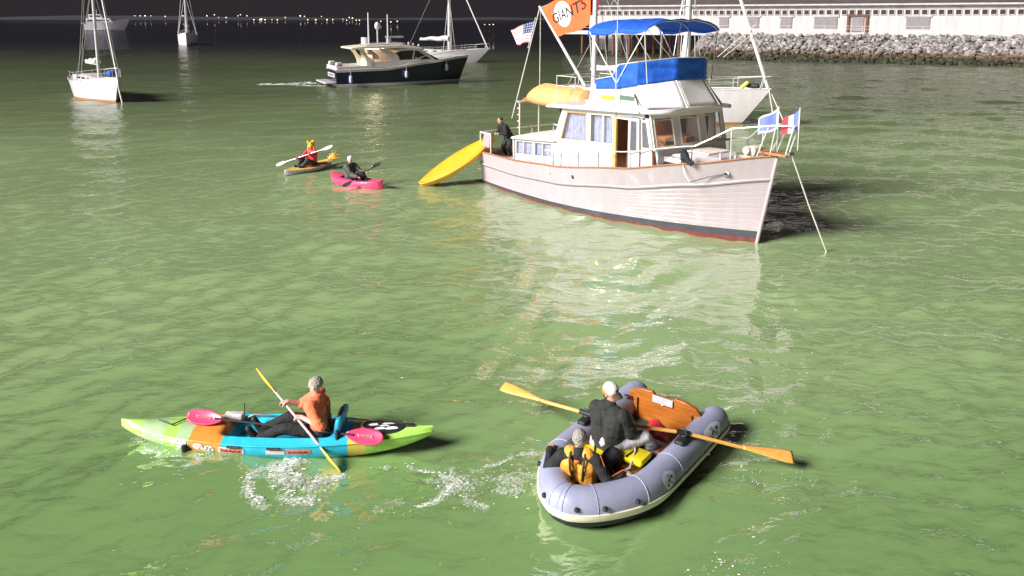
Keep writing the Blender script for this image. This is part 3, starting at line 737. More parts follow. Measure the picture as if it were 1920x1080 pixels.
# windscreen: three panes in a raked frame
def front(y0, z0, y1, z1, th, name, mat, parent=tr, dx=0.0):
    f = lambda z: 7.70 - (z - 2.2) * .22 + dx
    vs = []
    for dd in (0, -th):
        for (yy, zz) in ((y0, z0), (y1, z0), (y1, z1), (y0, z1)): vs.append((f(zz) + dd, yy, zz))
    return MB().add(vs, [(0, 1, 2, 3), (7, 6, 5, 4), (0, 4, 5, 1), (1, 5, 6, 2), (2, 6, 7, 3), (3, 7, 4, 0)]).build(name, mat, parent, smooth=30, bevel=.004)
front(-1.40, 1.66, 1.40, 2.24, .06, 'windscreen_base', WHITE)
front(-1.46, 3.00, 1.46, 3.16, .06, 'windscreen_header', CREAM)
for y0, y1 in ((-1.46, -1.38), (-.64, -.40), (.40, .62), (1.36, 1.46)): front(y0, 2.24, y1, 3.0, .06, 'windscreen_post', WHITE)
for y0, y1 in ((-1.38, -.64), (-.40, .40), (.62, 1.36)):
    w = front(y0, 2.24, y1, 3.0, .006, 'windscreen_pane', GLASSC, dx=-.03)
    for a, b_ in ((y0, y0 + .035), (y1 - .035, y1)): front(a, 2.24, b_, 3.0, .03, 'pane_frame', CREAM, w, dx=.012)
    front(y0, 2.24, y1, 2.28, .035, 'pane_frame', CREAM, w, dx=.014)
MB().tube([(7.72, -1.52, 2.22), (7.72, 1.52, 2.22)], .035, 6, flat=.7).build('windscreen_sill', CREAM, tr)
# interior
MB().box((5.6, 0, 1.36), (3.9, 2.86, .05)).build('cabin_sole', BROWN, tr)
MB().box((3.86, 0, 2.2), (.04, 2.86, 1.6)).build('saloon_bulkhead', BROWN, tr)
MB().box((6.27, .75, 2.05), (.04, 1.3, 1.3)).build('partition', BROWN, tr)
con = MB().prism([(7.05, 1.4), (7.6, 1.4), (7.6, 2.20), (7.15, 2.16), (7.05, 1.95)], -.9, .95).build('helm_console', BROWN, tr, bevel=.01)
MB().box((7.36, -.35, 2.26), (.22, .4, .16)).build('instrument_pod', DARK, con)
MB().box((7.34, .28, 2.28), (.10, .34, .20)).build('chart_plotter', TEAK, con)
wh = MB(); wh.tube([(7.0, -.55 + .24 * math.cos(a), 2.05 + .24 * math.sin(a)) for a in np.linspace(0, 6.283, 25)], .018, 6)
for a in range(6): wh.tube([(7.0, -.55, 2.05), (7.0, -.55 + .30 * math.cos(a * 1.047), 2.05 + .30 * math.sin(a * 1.047))], .012, 5)
wh.build('steering_wheel', TEAK, tr)
MB().rbox((6.55, .5, 1.85), (.5, 1.2, .9), .06).build('helm_seat', TEAK, tr)
MB().box((7.30, .98, 2.6), (.14, .12, .8)).build('cabin_post', BROWN, tr)
MB().box((6.75, -.2, 2.93), (1.3, 2.6, .05)).build('headliner', CREAM, tr)
lm_ = MB().box((6.9, -.3, 2.885), (.5, .9, .03)).build('cabin_lamp', CABLAMP, tr)
MB().box((5.2, 0, 2.86), (.6, .5, .03)).build('cabin_lamp', CABLAMP, tr)
# roof
mb = MB()
def rf_(u, v):
    x = lerp(3.52, 7.95, u); w = 1.64 - .38 * max(0, (x - 7.3) / .65) ** 2; y = (2 * v - 1) * w
    return (x, y, ze(x) + .04 + .07 * (1 - (2 * v - 1) ** 2))
mb.grid(rf_, 24, 12); rf = mb.build('roof', WHITE, tr, solid=.09)
for sd in (-1, 1): MB().tube([(3.52, sd * 1.66, ze(3.52) + .03), (7.3, sd * 1.66, ze(7.3) + .03)], .03, 6).build('drip_rail', WHITE, rf)
# ---- flybridge
for sd in (-1, 1):
    slab([(4.75, 3.08), (5.02, 3.22), (5.14, 3.76), (6.95, 3.88), (7.35, 3.36), (7.35, 3.14)], sd * 1.36, sd * 1.30, 'flybridge_side', WHITE)
MB().box((5.95, 0, 3.24), (2.2, 2.6, .05)).build('flybridge_sole', OFFW, tr)
fp_top = [(6.92, -1.37, 3.86), (7.5, -.55, 4.0), (7.5, .55, 4.0), (6.92, 1.37, 3.86)]
fp_bot = [(7.34, -1.60, 3.30), (8.02, -.66, 3.30), (8.02, .66, 3.28), (7.34, 1.60, 3.24)]
vis = MB()
for i in range(3):
    a, b_, c, d_ = Vector(fp_top[i]), Vector(fp_top[i + 1]), Vector(fp_bot[i + 1]), Vector(fp_bot[i])
    vis.grid(lambda u, v: a.lerp(b_, u).lerp(d_.lerp(c, u), v) - Vector((.03, 0, 0)) * math.sin(math.pi * u) * math.sin(math.pi * v), 8, 6)
vis.build('canvas_visor', OFFW, tr, smooth=25, solid=.025)
for i in (1, 2): MB().tube([Vector(fp_top[i]) + Vector((.012, 0, 0)), Vector(fp_bot[i]) + Vector((.012, 0, 0))], .014, 5).build('visor_seam', WHITE, tr)
MB().tube(fp_bot, .022, 6).build('visor_hem', WHITE, tr)
# name boards on the flybridge side
MB().box((5.81, -1.368, 3.425), (.55, .016, .115)).build('yellow_name_board', M('yellow_board', (.62, .36, .04), .5), tr, bevel=.004)
MB().box((6.56, -1.368, 3.47), (.52, .016, .12)).build('green_name_board', M('green_board', (.10, .16, .11), .5), tr, bevel=.004)
MB().tube([(6.85, -1.40, 3.6), (7.0, -1.44, 3.42), (7.08, -1.48, 3.33)], .022, 6).build('horn', DARK, tr)
# blue weather cloth round the flybridge
cl = [((5.36, -1.385), 3.64, 3.90), ((6.0, -1.39), 3.69, 4.02), ((6.22, -1.39), 3.70, 4.30), ((6.30, -1.39), 3.72, 4.36), ((6.94, -1.40), 3.84, 4.45), ((7.53, -.57), 3.98, 4.56), ((7.53, .57), 3.98, 4.54), ((6.94, 1.40), 3.84, 4.43), ((5.4, 1.385), 3.70, 4.2)]
def cloth(u, v):
    q = u * (len(cl) - 1); i = min(int(q), len(cl) - 2); t = q - i
    a, b_ = cl[i], cl[i + 1]; x = lerp(a[0][0], b_[0][0], t); y = lerp(a[0][1], b_[0][1], t)
    z = lerp(lerp(a[1], b_[1], t), lerp(a[2], b_[2], t), v)
    n = .04 * mnoise.noise(Vector((x * 2.2, y * 2.2, z * 5))) * 2 * math.sin(math.pi * v)
    return (x + n, y - n, z)
MB().grid(cloth, 96, 10).build('weather_cloth', BLUEC, tr, smooth=40, solid=.015)
for sd in (-1,):
    MB().tube([(5.36, -1.40, 3.91), (6.0, -1.40, 4.03), (6.25, -1.40, 4.36), (6.94, -1.41, 4.46), (7.54, -.57, 4.57), (7.54, .57, 4.55), (6.94, 1.41, 4.44)], .016, 6).build('cloth_rail', STEEL, tr)
for y_ in (-.55, .5):
    s_ = MB().rbox((5.75, y_, 3.62), (.5, .55, .14), .05).rbox((5.50, y_, 3.95), (.12, .55, .6), .05).build('flybridge_seat', WHITE, tr)
    MB().tube([(5.75, y_, 3.26), (5.75, y_, 3.58)], .05, 8).build('seat_pedestal', STEEL, s_)
MB().prism([(6.7, 3.27), (7.3, 3.27), (7.25, 3.95), (6.8, 3.9)], -.6, .6).build('flybridge_console', WHITE, tr)
# bimini
def bim(u, v):
    x = lerp(5.08, 7.28, u); s = 2 * v - 1; y = 1.47 * math.sin(s * 1.25) / math.sin(1.25)
    z = 5.60 - .30 * abs(s) ** 2.4 - .05 * math.sin(math.pi * u * 2) ** 2 - .07 * max(0, (.15 - u) / .15) - .03 * u
    return (x, y, z + .03 * mnoise.noise(Vector((x * 2.2, y * 3, 0))))
MB().grid(bim, 22, 26).build('bimini_canopy', BLUEC, tr, solid=.018)
for sd in (0.0, 1.0):
    MB().grid(lambda u, v: Vector(bim(lerp(.0, .98, u), sd)) + Vector((0, 0, -.14 * v * (1 - .8 * u))), 14, 2).build('bimini_valance', BLUEC, tr, solid=.014)
for u in (.03, .5, .97):
    MB().tube([Vector(bim(u, i / 20)) + Vector((0, 0, -.03)) for i in range(21)], .017, 6).build('bimini_bow', STEEL, tr)
for sd in (-1, 1):
    ft = (6.15, sd * 1.38, 3.84)
    for u in (.03, .5, .97): MB().tube([ft, Vector(bim(u, .5 + .5 * sd)) + Vector((0, 0, -.03))], .016, 6).build('bimini_leg', STEEL, tr)
    MB().tube([(5.2, sd * 1.38, 3.8), Vector(bim(.03, .5 + .5 * sd))], .014, 6).build('bimini_leg', STEEL, tr)
    MB().tube([(7.2, sd * 1.30, 3.9), Vector(bim(.97, .5 + .5 * sd))], .014, 6).build('bimini_leg', STEEL, tr)
    MB().tube([(6.15, sd * .9, 3.85), Vector(bim(.5, .5 + .33 * sd))], .012, 6).build('bimini_brace', STEEL, tr)
    MB().tube([Vector(bim(.97, .5 + .45 * sd)), (7.45, sd * .6, 4.5)], .008, 5).build('bimini_strap', STEEL, tr)
MB().tube([(6.28, -1.52, 2.95), (6.28, -1.52, 6.6)], [.018, .009], 6).build('whip_antenna', STEEL, tr)
# mast, raised boom, stays
MB().tube([(3.79, 0, 3.05), (3.79, 0, 7.4)], [.085, .07], 12).build('mast', WHITE, tr)
MB().tube([(3.42, 0, 3.48), (1.12, 0, 5.98)], [.055, .045], 10).build('boom', WHITE, tr)
MB().box((3.60, 0, 3.42), (.4, .16, .1)).build('boom_step', WHITE, tr)
for a, b_ in (((1.15, -.02, 5.93), (.35, -.55, 2.2)), ((1.15, .02, 5.9), (.55, .5, 2.2))): MB().tube([a, b_], .018, 6).build('boom_stay', STEEL, tr)
for a, b_ in (((3.79, .05, 7.2), (3.2, 1.5, 1.9)), ((3.79, -.05, 7.2), (4.4, 1.45, 3.1)), ((3.79, -.04, 6.6), (1.2, 0, 5.95)), ((3.79, 0.06, 7.0), (5.3, 1.38, 3.8))): MB().tube([a, b_], .009, 5).build('shroud', STEEL, tr)
rk_ = MB()
for z_ in (3.55, 3.85): rk_.tube([(3.1, -.9, z_), (3.1, .9, z_), (3.95, .9, z_), (3.95, -.9, z_), (3.1, -.9, z_)], .014, 5)
for x_, y_ in ((3.1, -.9), (3.1, .9), (3.95, .9), (3.95, -.9), (3.1, 0)): rk_.tube([(x_, y_, 3.08), (x_, y_, 3.85)], .014, 5)
rk_.build('roof_rack', STEEL, tr)
# forward trunk cabin, lockers, deck hardware
MB().loft([[(x_, -w_, 1.6), (x_, w_, 1.6), (x_, w_ * .92, z_), (x_, -w_ * .92, z_)] for x_, w_, z_ in ((7.72, .98, 2.06), (8.2, .88, 2.10), (8.7, .62, 2.10), (8.9, .42, 2.06))], caps=True).build('forward_trunk', WHITE, tr, bevel=.04)
MB().box((8.25, 0, 2.125), (.7, .9, .04)).build('forward_hatch', CREAM, tr, bevel=.01)
bx_ = MB().box((8.0, -1.02, 1.88), (.62, .3, .30)).build('deck_locker', WHITE, tr, bevel=.02)
MB().box((8.0, -1.175, 1.86), (.44, .02, .09)).build('locker_vent', DARK, bx_)
for x_, dx in ((8.9, 0), (9.35, .02)):
    MB().tube([(x_, -.35, 1.95), (x_, -.35, 2.2)], .03, 6).build('bollard', WHITE, tr)
# hawse eye and porthole fittings on the starboard side
pz = H1.pt(.925, tsheer(.925) - .33, -1, .012)
mb = MB(); mb.tube([pz + Vector((.11 * math.cos(a), 0, .055 * math.sin(a))) for a in np.linspace(0, 6.283, 17)], .022, 6); hw = mb.build('hawse_eye', GREYM, tr)
MB().ell(pz, (.10, .012, .05)).build('hawse_hole', DARK, hw)
p2_ = H1.pt(.50, tsheer(.5) - .27, -1, .008); MB().ell(p2_, (.05, .02, .06)).build('scupper', DARK, tr)
p2_ = H1.pt(.40, tsheer(.4) - .22, -1, .008); MB().ell(p2_, (.03, .015, .03)).build('scupper', GREYM, tr)
# side rails
for sd in (-1, 1):
    zr = lambda t: tsheer(t) + .46
    MB().tube([p + Vector((0, 0, 0)) for p in [H1.pt(t, tsheer(t), sd, -.06) + Vector((0, 0, .46)) for t in np.linspace(.37, .865, 22)]], .016, 6).build('side_rail', STEEL if sd > 0 else CREAM, tr)
    for t in (.295, .37, .445, .52, .60, .70, .785, .86):
        p = H1.pt(t, tsheer(t), sd, -.06); MB().tube([p, p + Vector((0, 0, .46 if t > .3 else .5))], .016, 6).build('stanchion', GREYM, tr)
# bow pulpit
bowx = TL + H1.rake(2.25)
for sd in (-1, 1):
    a = H1.pt(.865, tsheer(.865), sd, -.06); b_ = H1.pt(.93, tsheer(.93), sd, -.06); c_ = H1.pt(.97, tsheer(.97), sd, -.04)
    top = [a + Vector((0, 0, .46)), a.lerp(b_, .5) + Vector((0, 0, .62)), b_ + Vector((0, 0, .80)), Vector((bowx + .05, sd * .28, 3.06)), Vector((bowx + .48, sd * .10, 3.08))]
    MB().tube(top, .02, 7).build('pulpit_rail', STEEL, tr)
    for q, e in ((b_, top[2]), (c_, Vector((bowx - .05, sd * .31, 3.05))), (H1.pt(.99, tsheer(.99), sd, 0), Vector((bowx + .1, sd * .25, 3.06)))): MB().tube([q, e], .017, 6).build('pulpit_post', STEEL, tr)
    MB().tube([Vector((bowx + .28, sd * .07, 2.36)), Vector((bowx + .48, sd * .10, 3.08))], .018, 6).build('pulpit_post', STEEL, tr)
MB().tube([(bowx + .48, -.10, 3.08), (bowx + .48, .10, 3.08)], .02, 6).build('pulpit_rail', STEEL, tr)
MB().box((bowx - .02, 0, 2.34), (.75, .34, .06)).build('bow_plank', TEAK, tr, bevel=.015)
an = MB().tube([(bowx + .36, -.09, 2.38), (bowx + .36, .09, 2.38)], .05, 10).build('bow_roller', GREYM, tr)
wl_ = MB().rbox((9.62, 0, 2.32), (.34, .42, .26), .08).build('anchor_windlass', CREAM, tr)
MB().tube([(9.62, -.32, 2.36), (9.62, .32, 2.36)], .09, 10).build('windlass_drum', CREAM, wl_)
# stern rail
st = [H1.pt(.07, 1.12, -1, -.06), H1.pt(.0, 1.12, -1, -.08), Vector((.03, -.6, 1.14)), Vector((.03, .6, 1.14)), H1.pt(0, 1.12, 1, -.08), H1.pt(.07, 1.12, 1, -.06)]
MB().tube([p + Vector((0, 0, .66)) for p in st], .026, 6).build('stern_rail', CREAM, tr)
for p in st: MB().tube([p, p + Vector((0, 0, .66))], .022, 6).build('stern_rail_post', CREAM, tr)
# posts that carry the small boat over the aft cabin
for x_, y_ in ((.62, -.42), (.62, .42)):
    MB().tube([(x_, y_, 1.0), (x_, y_, 2.82)], .03, 6).build('boat_crutch_post', CREAM, tr)
MB().tube([(.62, -.5, 2.80), (.62, .5, 2.80)], .035, 6).build('boat_crutch_beam', CREAM, tr)
for k in range(4): MB().tube([(.62, -.42, 1.9 + k * .22), (.50, -.42, 1.9 + k * .22)], .02, 5).build('crutch_rung', CREAM, tr)

def tloc(x, y, z): return Vector((T0.x + x * math.cos(TH) - y * math.sin(TH), T0.y + x * math.sin(TH) + y * math.cos(TH), z))
# upturned wooden dinghy over the aft cabin
dg_ = thing('upturned_dinghy', 'upturned varnished wooden dinghy stowed above the trawler aft cabin', 'dinghy', tloc(.5, 0, 2.83), TH)
mb = MB()
def dh(u, v):
    s = 2 * v - 1; x = 3.15 * u; w = .62 * min(1, (u / .42)) ** .62 * (1 - .12 * max(0, u - .6) / .4); k = abs(s)
    prof = (1 - k ** 2.6) ** .62; zz = (.60 * min(1, (u / .30)) ** .55 * (1 - .10 * u)) * prof
    return (x, s * w, zz + .02)
mb.grid(dh, 30, 24); mb.build('hull', TEAKL, dg_, solid=.02)
for k in (.18, .34, .66, .82): MB().tube([Vector(dh(u, k)) + Vector((0, 0, .008)) for u in np.linspace(.04, 1, 24)], .011, 5).build('lapped_plank_edge', OAR, dg_)
MB().tube([Vector(dh(u, .5)) + Vector((0, 0, .01)) for u in np.linspace(.02, 1, 24)], .022, 5).build('keel', TEAKL, dg_)
for v_ in (0, 1): MB().tube([Vector(dh(u, v_)) for u in np.linspace(0, 1, 24)], .032, 6).build('gunwale', TEAK, dg_)
MB().tube([(-.38, 0, -.12), (-.12, 0, .0), (.12, 0, .06), (.55, 0, .02)], [.03, .06, .075, .05], 8).build('bow_cover', TEAK, dg_)
tm_ = MB(); tm_.add([dh(1, k / 12) for k in range(13)], [tuple(range(13))]); tm_.build('transom', TEAKL, dg_, solid=.03)

# ---- flags
def text_pts(s, size=1.0):
    cu = bpy.data.curves.new('t', 'FONT'); cu.body = s; cu.align_x = 'CENTER'; cu.align_y = 'CENTER'; cu.size = size; cu.resolution_u = 3; cu.offset = .012 * size
    o = bpy.data.objects.new('t', cu); COL.objects.link(o)
    me = bpy.data.meshes.new_from_object(o.evaluated_get(bpy.context.evaluated_depsgraph_get()))
    v = [tuple(p.co) for p in me.vertices]; f = [tuple(p.vertices) for p in me.polygons]
    bpy.data.objects.remove(o); bpy.data.meshes.remove(me); return v, f
fo = thing('orange_team_flag', 'large orange flag with a white ball and black lettering on the trawler boom', 'flag', tloc(1.2, 0, 4.9), TH)
fa, fb = Vector((1.22, -.03, 5.92)), Vector((2.02, -.03, 4.98))     # hoist along the boom
fc, fd = Vector((3.62, -.14, 6.70)), Vector((3.66, -.14, 5.46))     # fly
o_ = Vector((1.2, 0, 4.9))
def flag(u, v):
    p = fa.lerp(fc, u).lerp(fb.lerp(fd, u), v) - o_
    return p + Vector((.02, .07 * math.sin(u * 7.5 + v * 1.5) * u ** .5, .05 * math.sin(u * 5 + 1) * math.sin(math.pi * min(1, u)) - .05 * math.sin(math.pi * u) * v))
def fnorm(u, v):
    e = .01; a = flag(u + e, v) - flag(u - e, v); b_ = flag(u, v + e) - flag(u, v - e); n = a.cross(b_).normalized()
    return n if n.y < 0 else -n
mb = MB().grid(flag, 40, 20); mb.build('flag_cloth', ORANGEF, fo, smooth=180)
mb = MB(); ring = []
def fpt(u, v, off): return flag(u, v) + fnorm(u, v) * off
for rr in (0.02, .33, .66, 1.0):
    ring.append([fpt(.385 + .215 * rr * math.cos(a), .46 + .36 * rr * math.sin(a), .006) for a in np.linspace(0, 2 * math.pi, 40, endpoint=False)])
mb.loft(ring); mb.build('white_ball_print', WHITEF, fo, smooth=180)
tv, tf = text_pts('GIANTS', 1.0); w_ = max(abs(p[0]) for p in tv)
MB().add([fpt(.50 + p[0] / w_ * .40, .47 - p[1] * .40 - .03 * p[0] / w_, .012) for p in tv], tf).build('lettering', BLACKP, fo, smooth=180, fix=False)
fr_ = thing('red_white_flag', 'red and white flag half hidden behind the orange flag at the mast', 'flag', tloc(3.4, .05, 5.5), TH)
mb = MB(); mb.grid(lambda u, v: (-.25 + .62 * u, .12 + .05 * math.sin(u * 9 + v * 2), .12 + 1.05 * v + .12 * u), 16, 10, mi=lambda u, v: 1 if (v < .55 + .1 * math.sin(9 * u) and v > .12) else 0)
mb.build('flag_cloth', [WHITEF, REDF], fr_, smooth=180, fix=False)
fu = thing('american_flag', 'faded flag of red and white stripes with a starred blue canton on the boom stay', 'flag', tloc(.8, 0, 4.7), TH)
ua, ub, uc, ud = Vector((.93, -.06, 5.50)), Vector((.70, -.10, 4.78)), Vector((-.42, -.08, 5.20)), Vector((-.02, -.08, 4.70))
def usf(u, v): return ua.lerp(uc, u).lerp(ub.lerp(ud, u), v) + Vector((0, .05 * math.sin(u * 8 + v), .03 * math.sin(u * 6))) - Vector((.8, 0, 4.7))
PINKF = M('faded_red_stripe', (.62, .20, .22), .85)
MB().grid(usf, 26, 13, mi=lambda u, v: 2 if (u < .42 and v < .54) else (1 if int(v * 13) % 2 == 0 else 0)).build('flag_cloth', [WHITEF, PINKF, NAVYF], fu, smooth=180, fix=False)
sm = MB()
for i in range(5):
    for j in range(4):
        c = usf(.05 + i * .08, .07 + j * .125); sm.add([c + Vector((.018 * math.cos(k * 1.2566 + .3) * (1 if k % 1 == 0 else .5), -.012, .018 * math.sin(k * 1.2566 + .3))) for k in range(5)], [(0, 1, 2, 3, 4)])
tag(sm.build('stars', WHITEF, fu, fix=False), kind='stuff')
MB().tube([Vector((.98, -.05, 5.62)) - Vector((.8, 0, 4.7)), Vector((.66, -.11, 4.6)) - Vector((.8, 0, 4.7))], .014, 6).build('flag_staff', STEEL, fu)
def bow_flag(name, label, x0, z0, z1, mats, mi, w, yb):
    g = thing(name, label, 'flag', tloc(x0, yb, z0 - .5), TH)
    MB().tube([(0, 0, 0), (0, 0, z1 - z0 + .55)], .012, 6).build('flag_staff', STEEL, g)
    MB().grid(lambda u, v: (-w * u * .85, -.30 * w * u + .03 * math.sin(u * 8), .5 + (z1 - z0) * (1 - v) - .30 * u * (1 - v * .35) + .02 * math.sin(7 * u + 2)), 18, 10, mi=mi).build('flag_cloth', mats, g, smooth=180, fix=False)
bow_flag('bow_flag', 'small blue flag with pale border on the left staff of the trawler pulpit', 10.27, 2.95, 3.46, [WHITEF, BLUEF], lambda u, v: 0 if (u < .1 or u > .92 or v < .1 or v > .92) else 1, .54, 0.0)
bow_flag('bow_pennant', 'small blue white and red pennant on the foremost staff of the trawler pulpit', 10.83, 3.0, 3.48, [WHITEF, BLUEF, REDF], lambda u, v: 1 if (u < .34 and u > .05) else (0 if u < .55 else 2), .46, 0.0)
# anchor line
w0 = tloc(bowx + .40, 0, 2.36); w1 = GP(1548, 468)
rp = thing('anchor_line', 'pale anchor rope running from the trawler bow roller down into the water', 'rope', (w0.x, w0.y, 0))
MB().tube([w0, w0.lerp(w1, .5) + Vector((0, 0, -.05)), w1, w1 + (w1 - w0) * .25], .018, 6).build('rope', ROPE, rp, world=True)
# black bundle hanging at the bow rail with its line to the hawse eye
bp = H1.pt(.845, tsheer(.845), -1, -.06); bw_ = tloc(bp.x, bp.y, bp.z)
bd_ = thing('black_line_bundle', 'black bundle of line hung on the trawler bow rail', 'rope', bw_, TH)
b = MB(); b.cap((-.02, 0, .30), .10, (.03, -.02, .20), .12); b.cap((.03, -.02, .20), .11, (.26, -.06, .06), .05); b.cap((.26, -.06, .06), .04, (.33, -.06, .13), .03)
remeshed('bundle', b, .02, BLACK, bd_, 1, .03, 9, world=False)
e_ = pz - bp
MB().tube([(0, -.05, .05), Vector((.10, -.09, -.2)), Vector((.30, -.12, -.40)), e_ * .62 + Vector((0, -.05, -.17)), e_ + Vector((0, -.02, 0))], .014, 6).build('tail', GREYM, bd_)
# things on deck
g = thing('red_duffel_bag', 'red bag lying on the trawler aft cabin roof', 'bag', tloc(2.55, .95, 1.98), TH)
b = MB(); b.cap((-.25, 0, .12), .13, (.25, .05, .08), .1); b.cap((-.1, 0, .2), .1, (.1, 0, .12), .1); remeshed('bag', b, .025, REDC, g, 3, .03, 8, world=False)
MB().tube([(-.2, -.02, .22), (0, 0, .36), (.15, .02, .2)], .014, 6).build('handle', DARK, g)
g = thing('white_bag', 'lumpy white bag beside the red one on the aft cabin roof', 'bag', tloc(2.05, .75, 1.95), TH)
b = MB(); b.cap((-.12, 0, .1), .12, (.12, 0, .1), .12); b.ell((0, 0, .2), (.14, .12, .1)); remeshed('bag', b, .025, OFFW, g, 3, .03, 8, world=False)
MB().tube([(-.06, 0, .26), (0, 0, .34), (.06, 0, .26)], .012, 6).build('handle', ROPE, g)
g = thing('pink_towel', 'pink towel draped over the trawler stern rail', 'towel', tloc(.42, -1.62, 1.15), TH)
MB().grid(lambda u, v: (-.18 + .36 * u, .05 * math.cos(v * 3.14) + .015 * math.sin(u * 14), .66 - .5 * abs(2 * v - 1) ** 1.0), 14, 14).build('cloth', PALEP, g, smooth=180, solid=.02)

# yellow kayak hauled half up the trawler stern
def kayak_shell(g, L, W, Dp, mat_hull, mat_deck, rocker=.10, nose=.8, well=None, wellmat=None, rot=None, off=Vector((0, 0, 0)), peak=.06):
    """closed sit-on-top shell: lower hull, crowned deck and a sunken seat well. x from stern to bow, z=0 at the keel"""
    def half(u): return W / 2 * max(0, math.sin(math.pi * min(1, max(0, u)))) ** nose
    def keelz(u): return rocker * abs(2 * u - 1) ** 4
    def shz(u): return Dp * .78 + peak * abs(2 * u - 1) ** 2.5
    T = (lambda p: (rot @ Vector(p) if rot is not None else Vector(p)) + off)
    def hull(u, v):
        s = 2 * v - 1; w = half(u); k = abs(s); z = keelz(u) + (shz(u) - keelz(u)) * (k ** 2.4)
        return T((L * (u - .5), w * math.copysign(math.sin(k * math.pi / 2) ** .8, s), z))
    def wellf(u, s):
        if not well: return 0
        a, b_ = well; e = min((u - a), (b_ - u)) / .035
        q = (.62 - abs(s)) / .16; return max(0, min(1, e)) * max(0, min(1, q))
    def deck(u, v):
        s = 2 * v - 1; w = half(u); z = shz(u) + Dp * .20 * (1 - abs(s) ** 2.2) * (1 if not well else 1)
        z -= wellf(u, s) * Dp * .62
        return T((L * (u - .5), w * s, z))
    MB().grid(hull, 48, 24).build('hull', mat_hull, g, smooth=60)
    MB().grid(deck, 90, 40).build('deck', mat_deck, g, smooth=50)
    for k in (0, 1): MB().tube([hull(u, k) for u in np.linspace(.005, .995, 40)], .013, 6).build('seam_rim', mat_hull, g)
    return hull, deck
YK = M('yellow_kayak_plastic', (.74, .40, .022), .35, var=.14, scale=2, coat=.2)
k0 = GP(797, 347, 0); k1 = tloc(.05, -1.25, 1.36); kd = (k1 - k0).normalized(); kc = k1 - kd * 1.24
g = thing('yellow_kayak', 'yellow kayak propped nose up against the trawler stern with its tail in the water', 'kayak', (kc.x, kc.y, 0))
kx = kd; ky = Vector((0, 0, 1)).cross(kx).normalized(); kz = kx.cross(ky)
hull_, deck_ = kayak_shell(g, 2.95, .74, .36, YK, YK, rot=Matrix((kx, ky, kz)).transposed() @ Matrix.Rotation(R(28), 3, 'X'), off=Vector((0, 0, kc.z - .12)), nose=.62)
MB().tube([Vector((0, 0, kc.z)) + kx * 1.43 + kz * .1, Vector((0, 0, kc.z)) + kx * 1.51 + kz * .22 + ky * .05, Vector((0, 0, kc.z)) + kx * 1.40 + kz * .24], .015, 6).build('grab_handle', DARK, g)
# ------------------------------------------------------------------ navy motor yacht
YH = R(24)
ys0 = GP(622, 162)
my = thing('motor_yacht', 'navy hulled motor yacht with cream hardtop cabin and grey fenders under way', 'boat', (ys0.x, ys0.y, 0), YH)
# x forward from the transom, y to port, starboard faces the camera
ysheer = interp([(0, 1.42), (.35, 1.50), (.7, 1.95), (1, 2.35)])
HY = Hull(11.3, plan(2.0, 1.85, .4, 2.4), plan(1.85, 1.75, .38, 1.7), ysheer, lambda z: .42 * z, -.5, 1.3, 7)
HY.patch(MB(), lambda t: .30, lambda t: ysheer(t) - .16, 6, 50).build('topsides', NAVYB, my)
HY.patch(MB(), lambda t: -.4, lambda t: .30, 3, 50, off=.004).build('waterline_band', WHITE, my)
HY.patch(MB(), lambda t: ysheer(t) - .17, lambda t: ysheer(t), 2, 50, off=.012).build('sheer_band', WHITE, my)
mb = MB(); HY.transom(mb, -.4, 1.36); mb.build('transom', NAVYB, my)
MB().box((-.012, 0, .98), (.03, 2.5, .34)).build('name_panel', WHITE, my)
for k in range(7): MB().box((-.034, -.78 + k * .26, .98), (.02, .15, .16)).build('name_letter_block', GREYM, my)
MB().box((-.45, 0, .42), (.95, 3.6, .14)).build('swim_platform', WHITE, my, bevel=.04)
mb = MB(); HY.deck(mb, -.06); mb.build('deck', CREAM, my)
for sd in (-1, 1): MB().tube(HY.line(lambda t: ysheer(t) + .02, sd, 40, -.01), .05, 6, flat=.6).build('toe_rail', WHITE, my)
for sd in (-1, 1):
    MB().prism([(0, 1.36), (3.0, 1.42), (3.0, 1.78), (.1, 1.72)], sd * 1.84, sd * 1.72).build('cockpit_coaming', WHITE, my, bevel=.03)
    MB().rbox((.35, sd * 1.3, 1.86), (.5, .5, .38), .08).build('stern_seat', GREYCL, my)
MB().box((.05, 0, 1.6), (.1, 3.5, .34)).build('aft_coaming', WHITE, my, bevel=.03)
class MBZ(MB):
    def build(s, *a_, **k_):
        s.v = [(x, y, 1.5 + (z - 1.5) * .80 if z < 4.0 else z - .5) for x, y, z in s.v]; return MB.build(s, *a_, **k_)
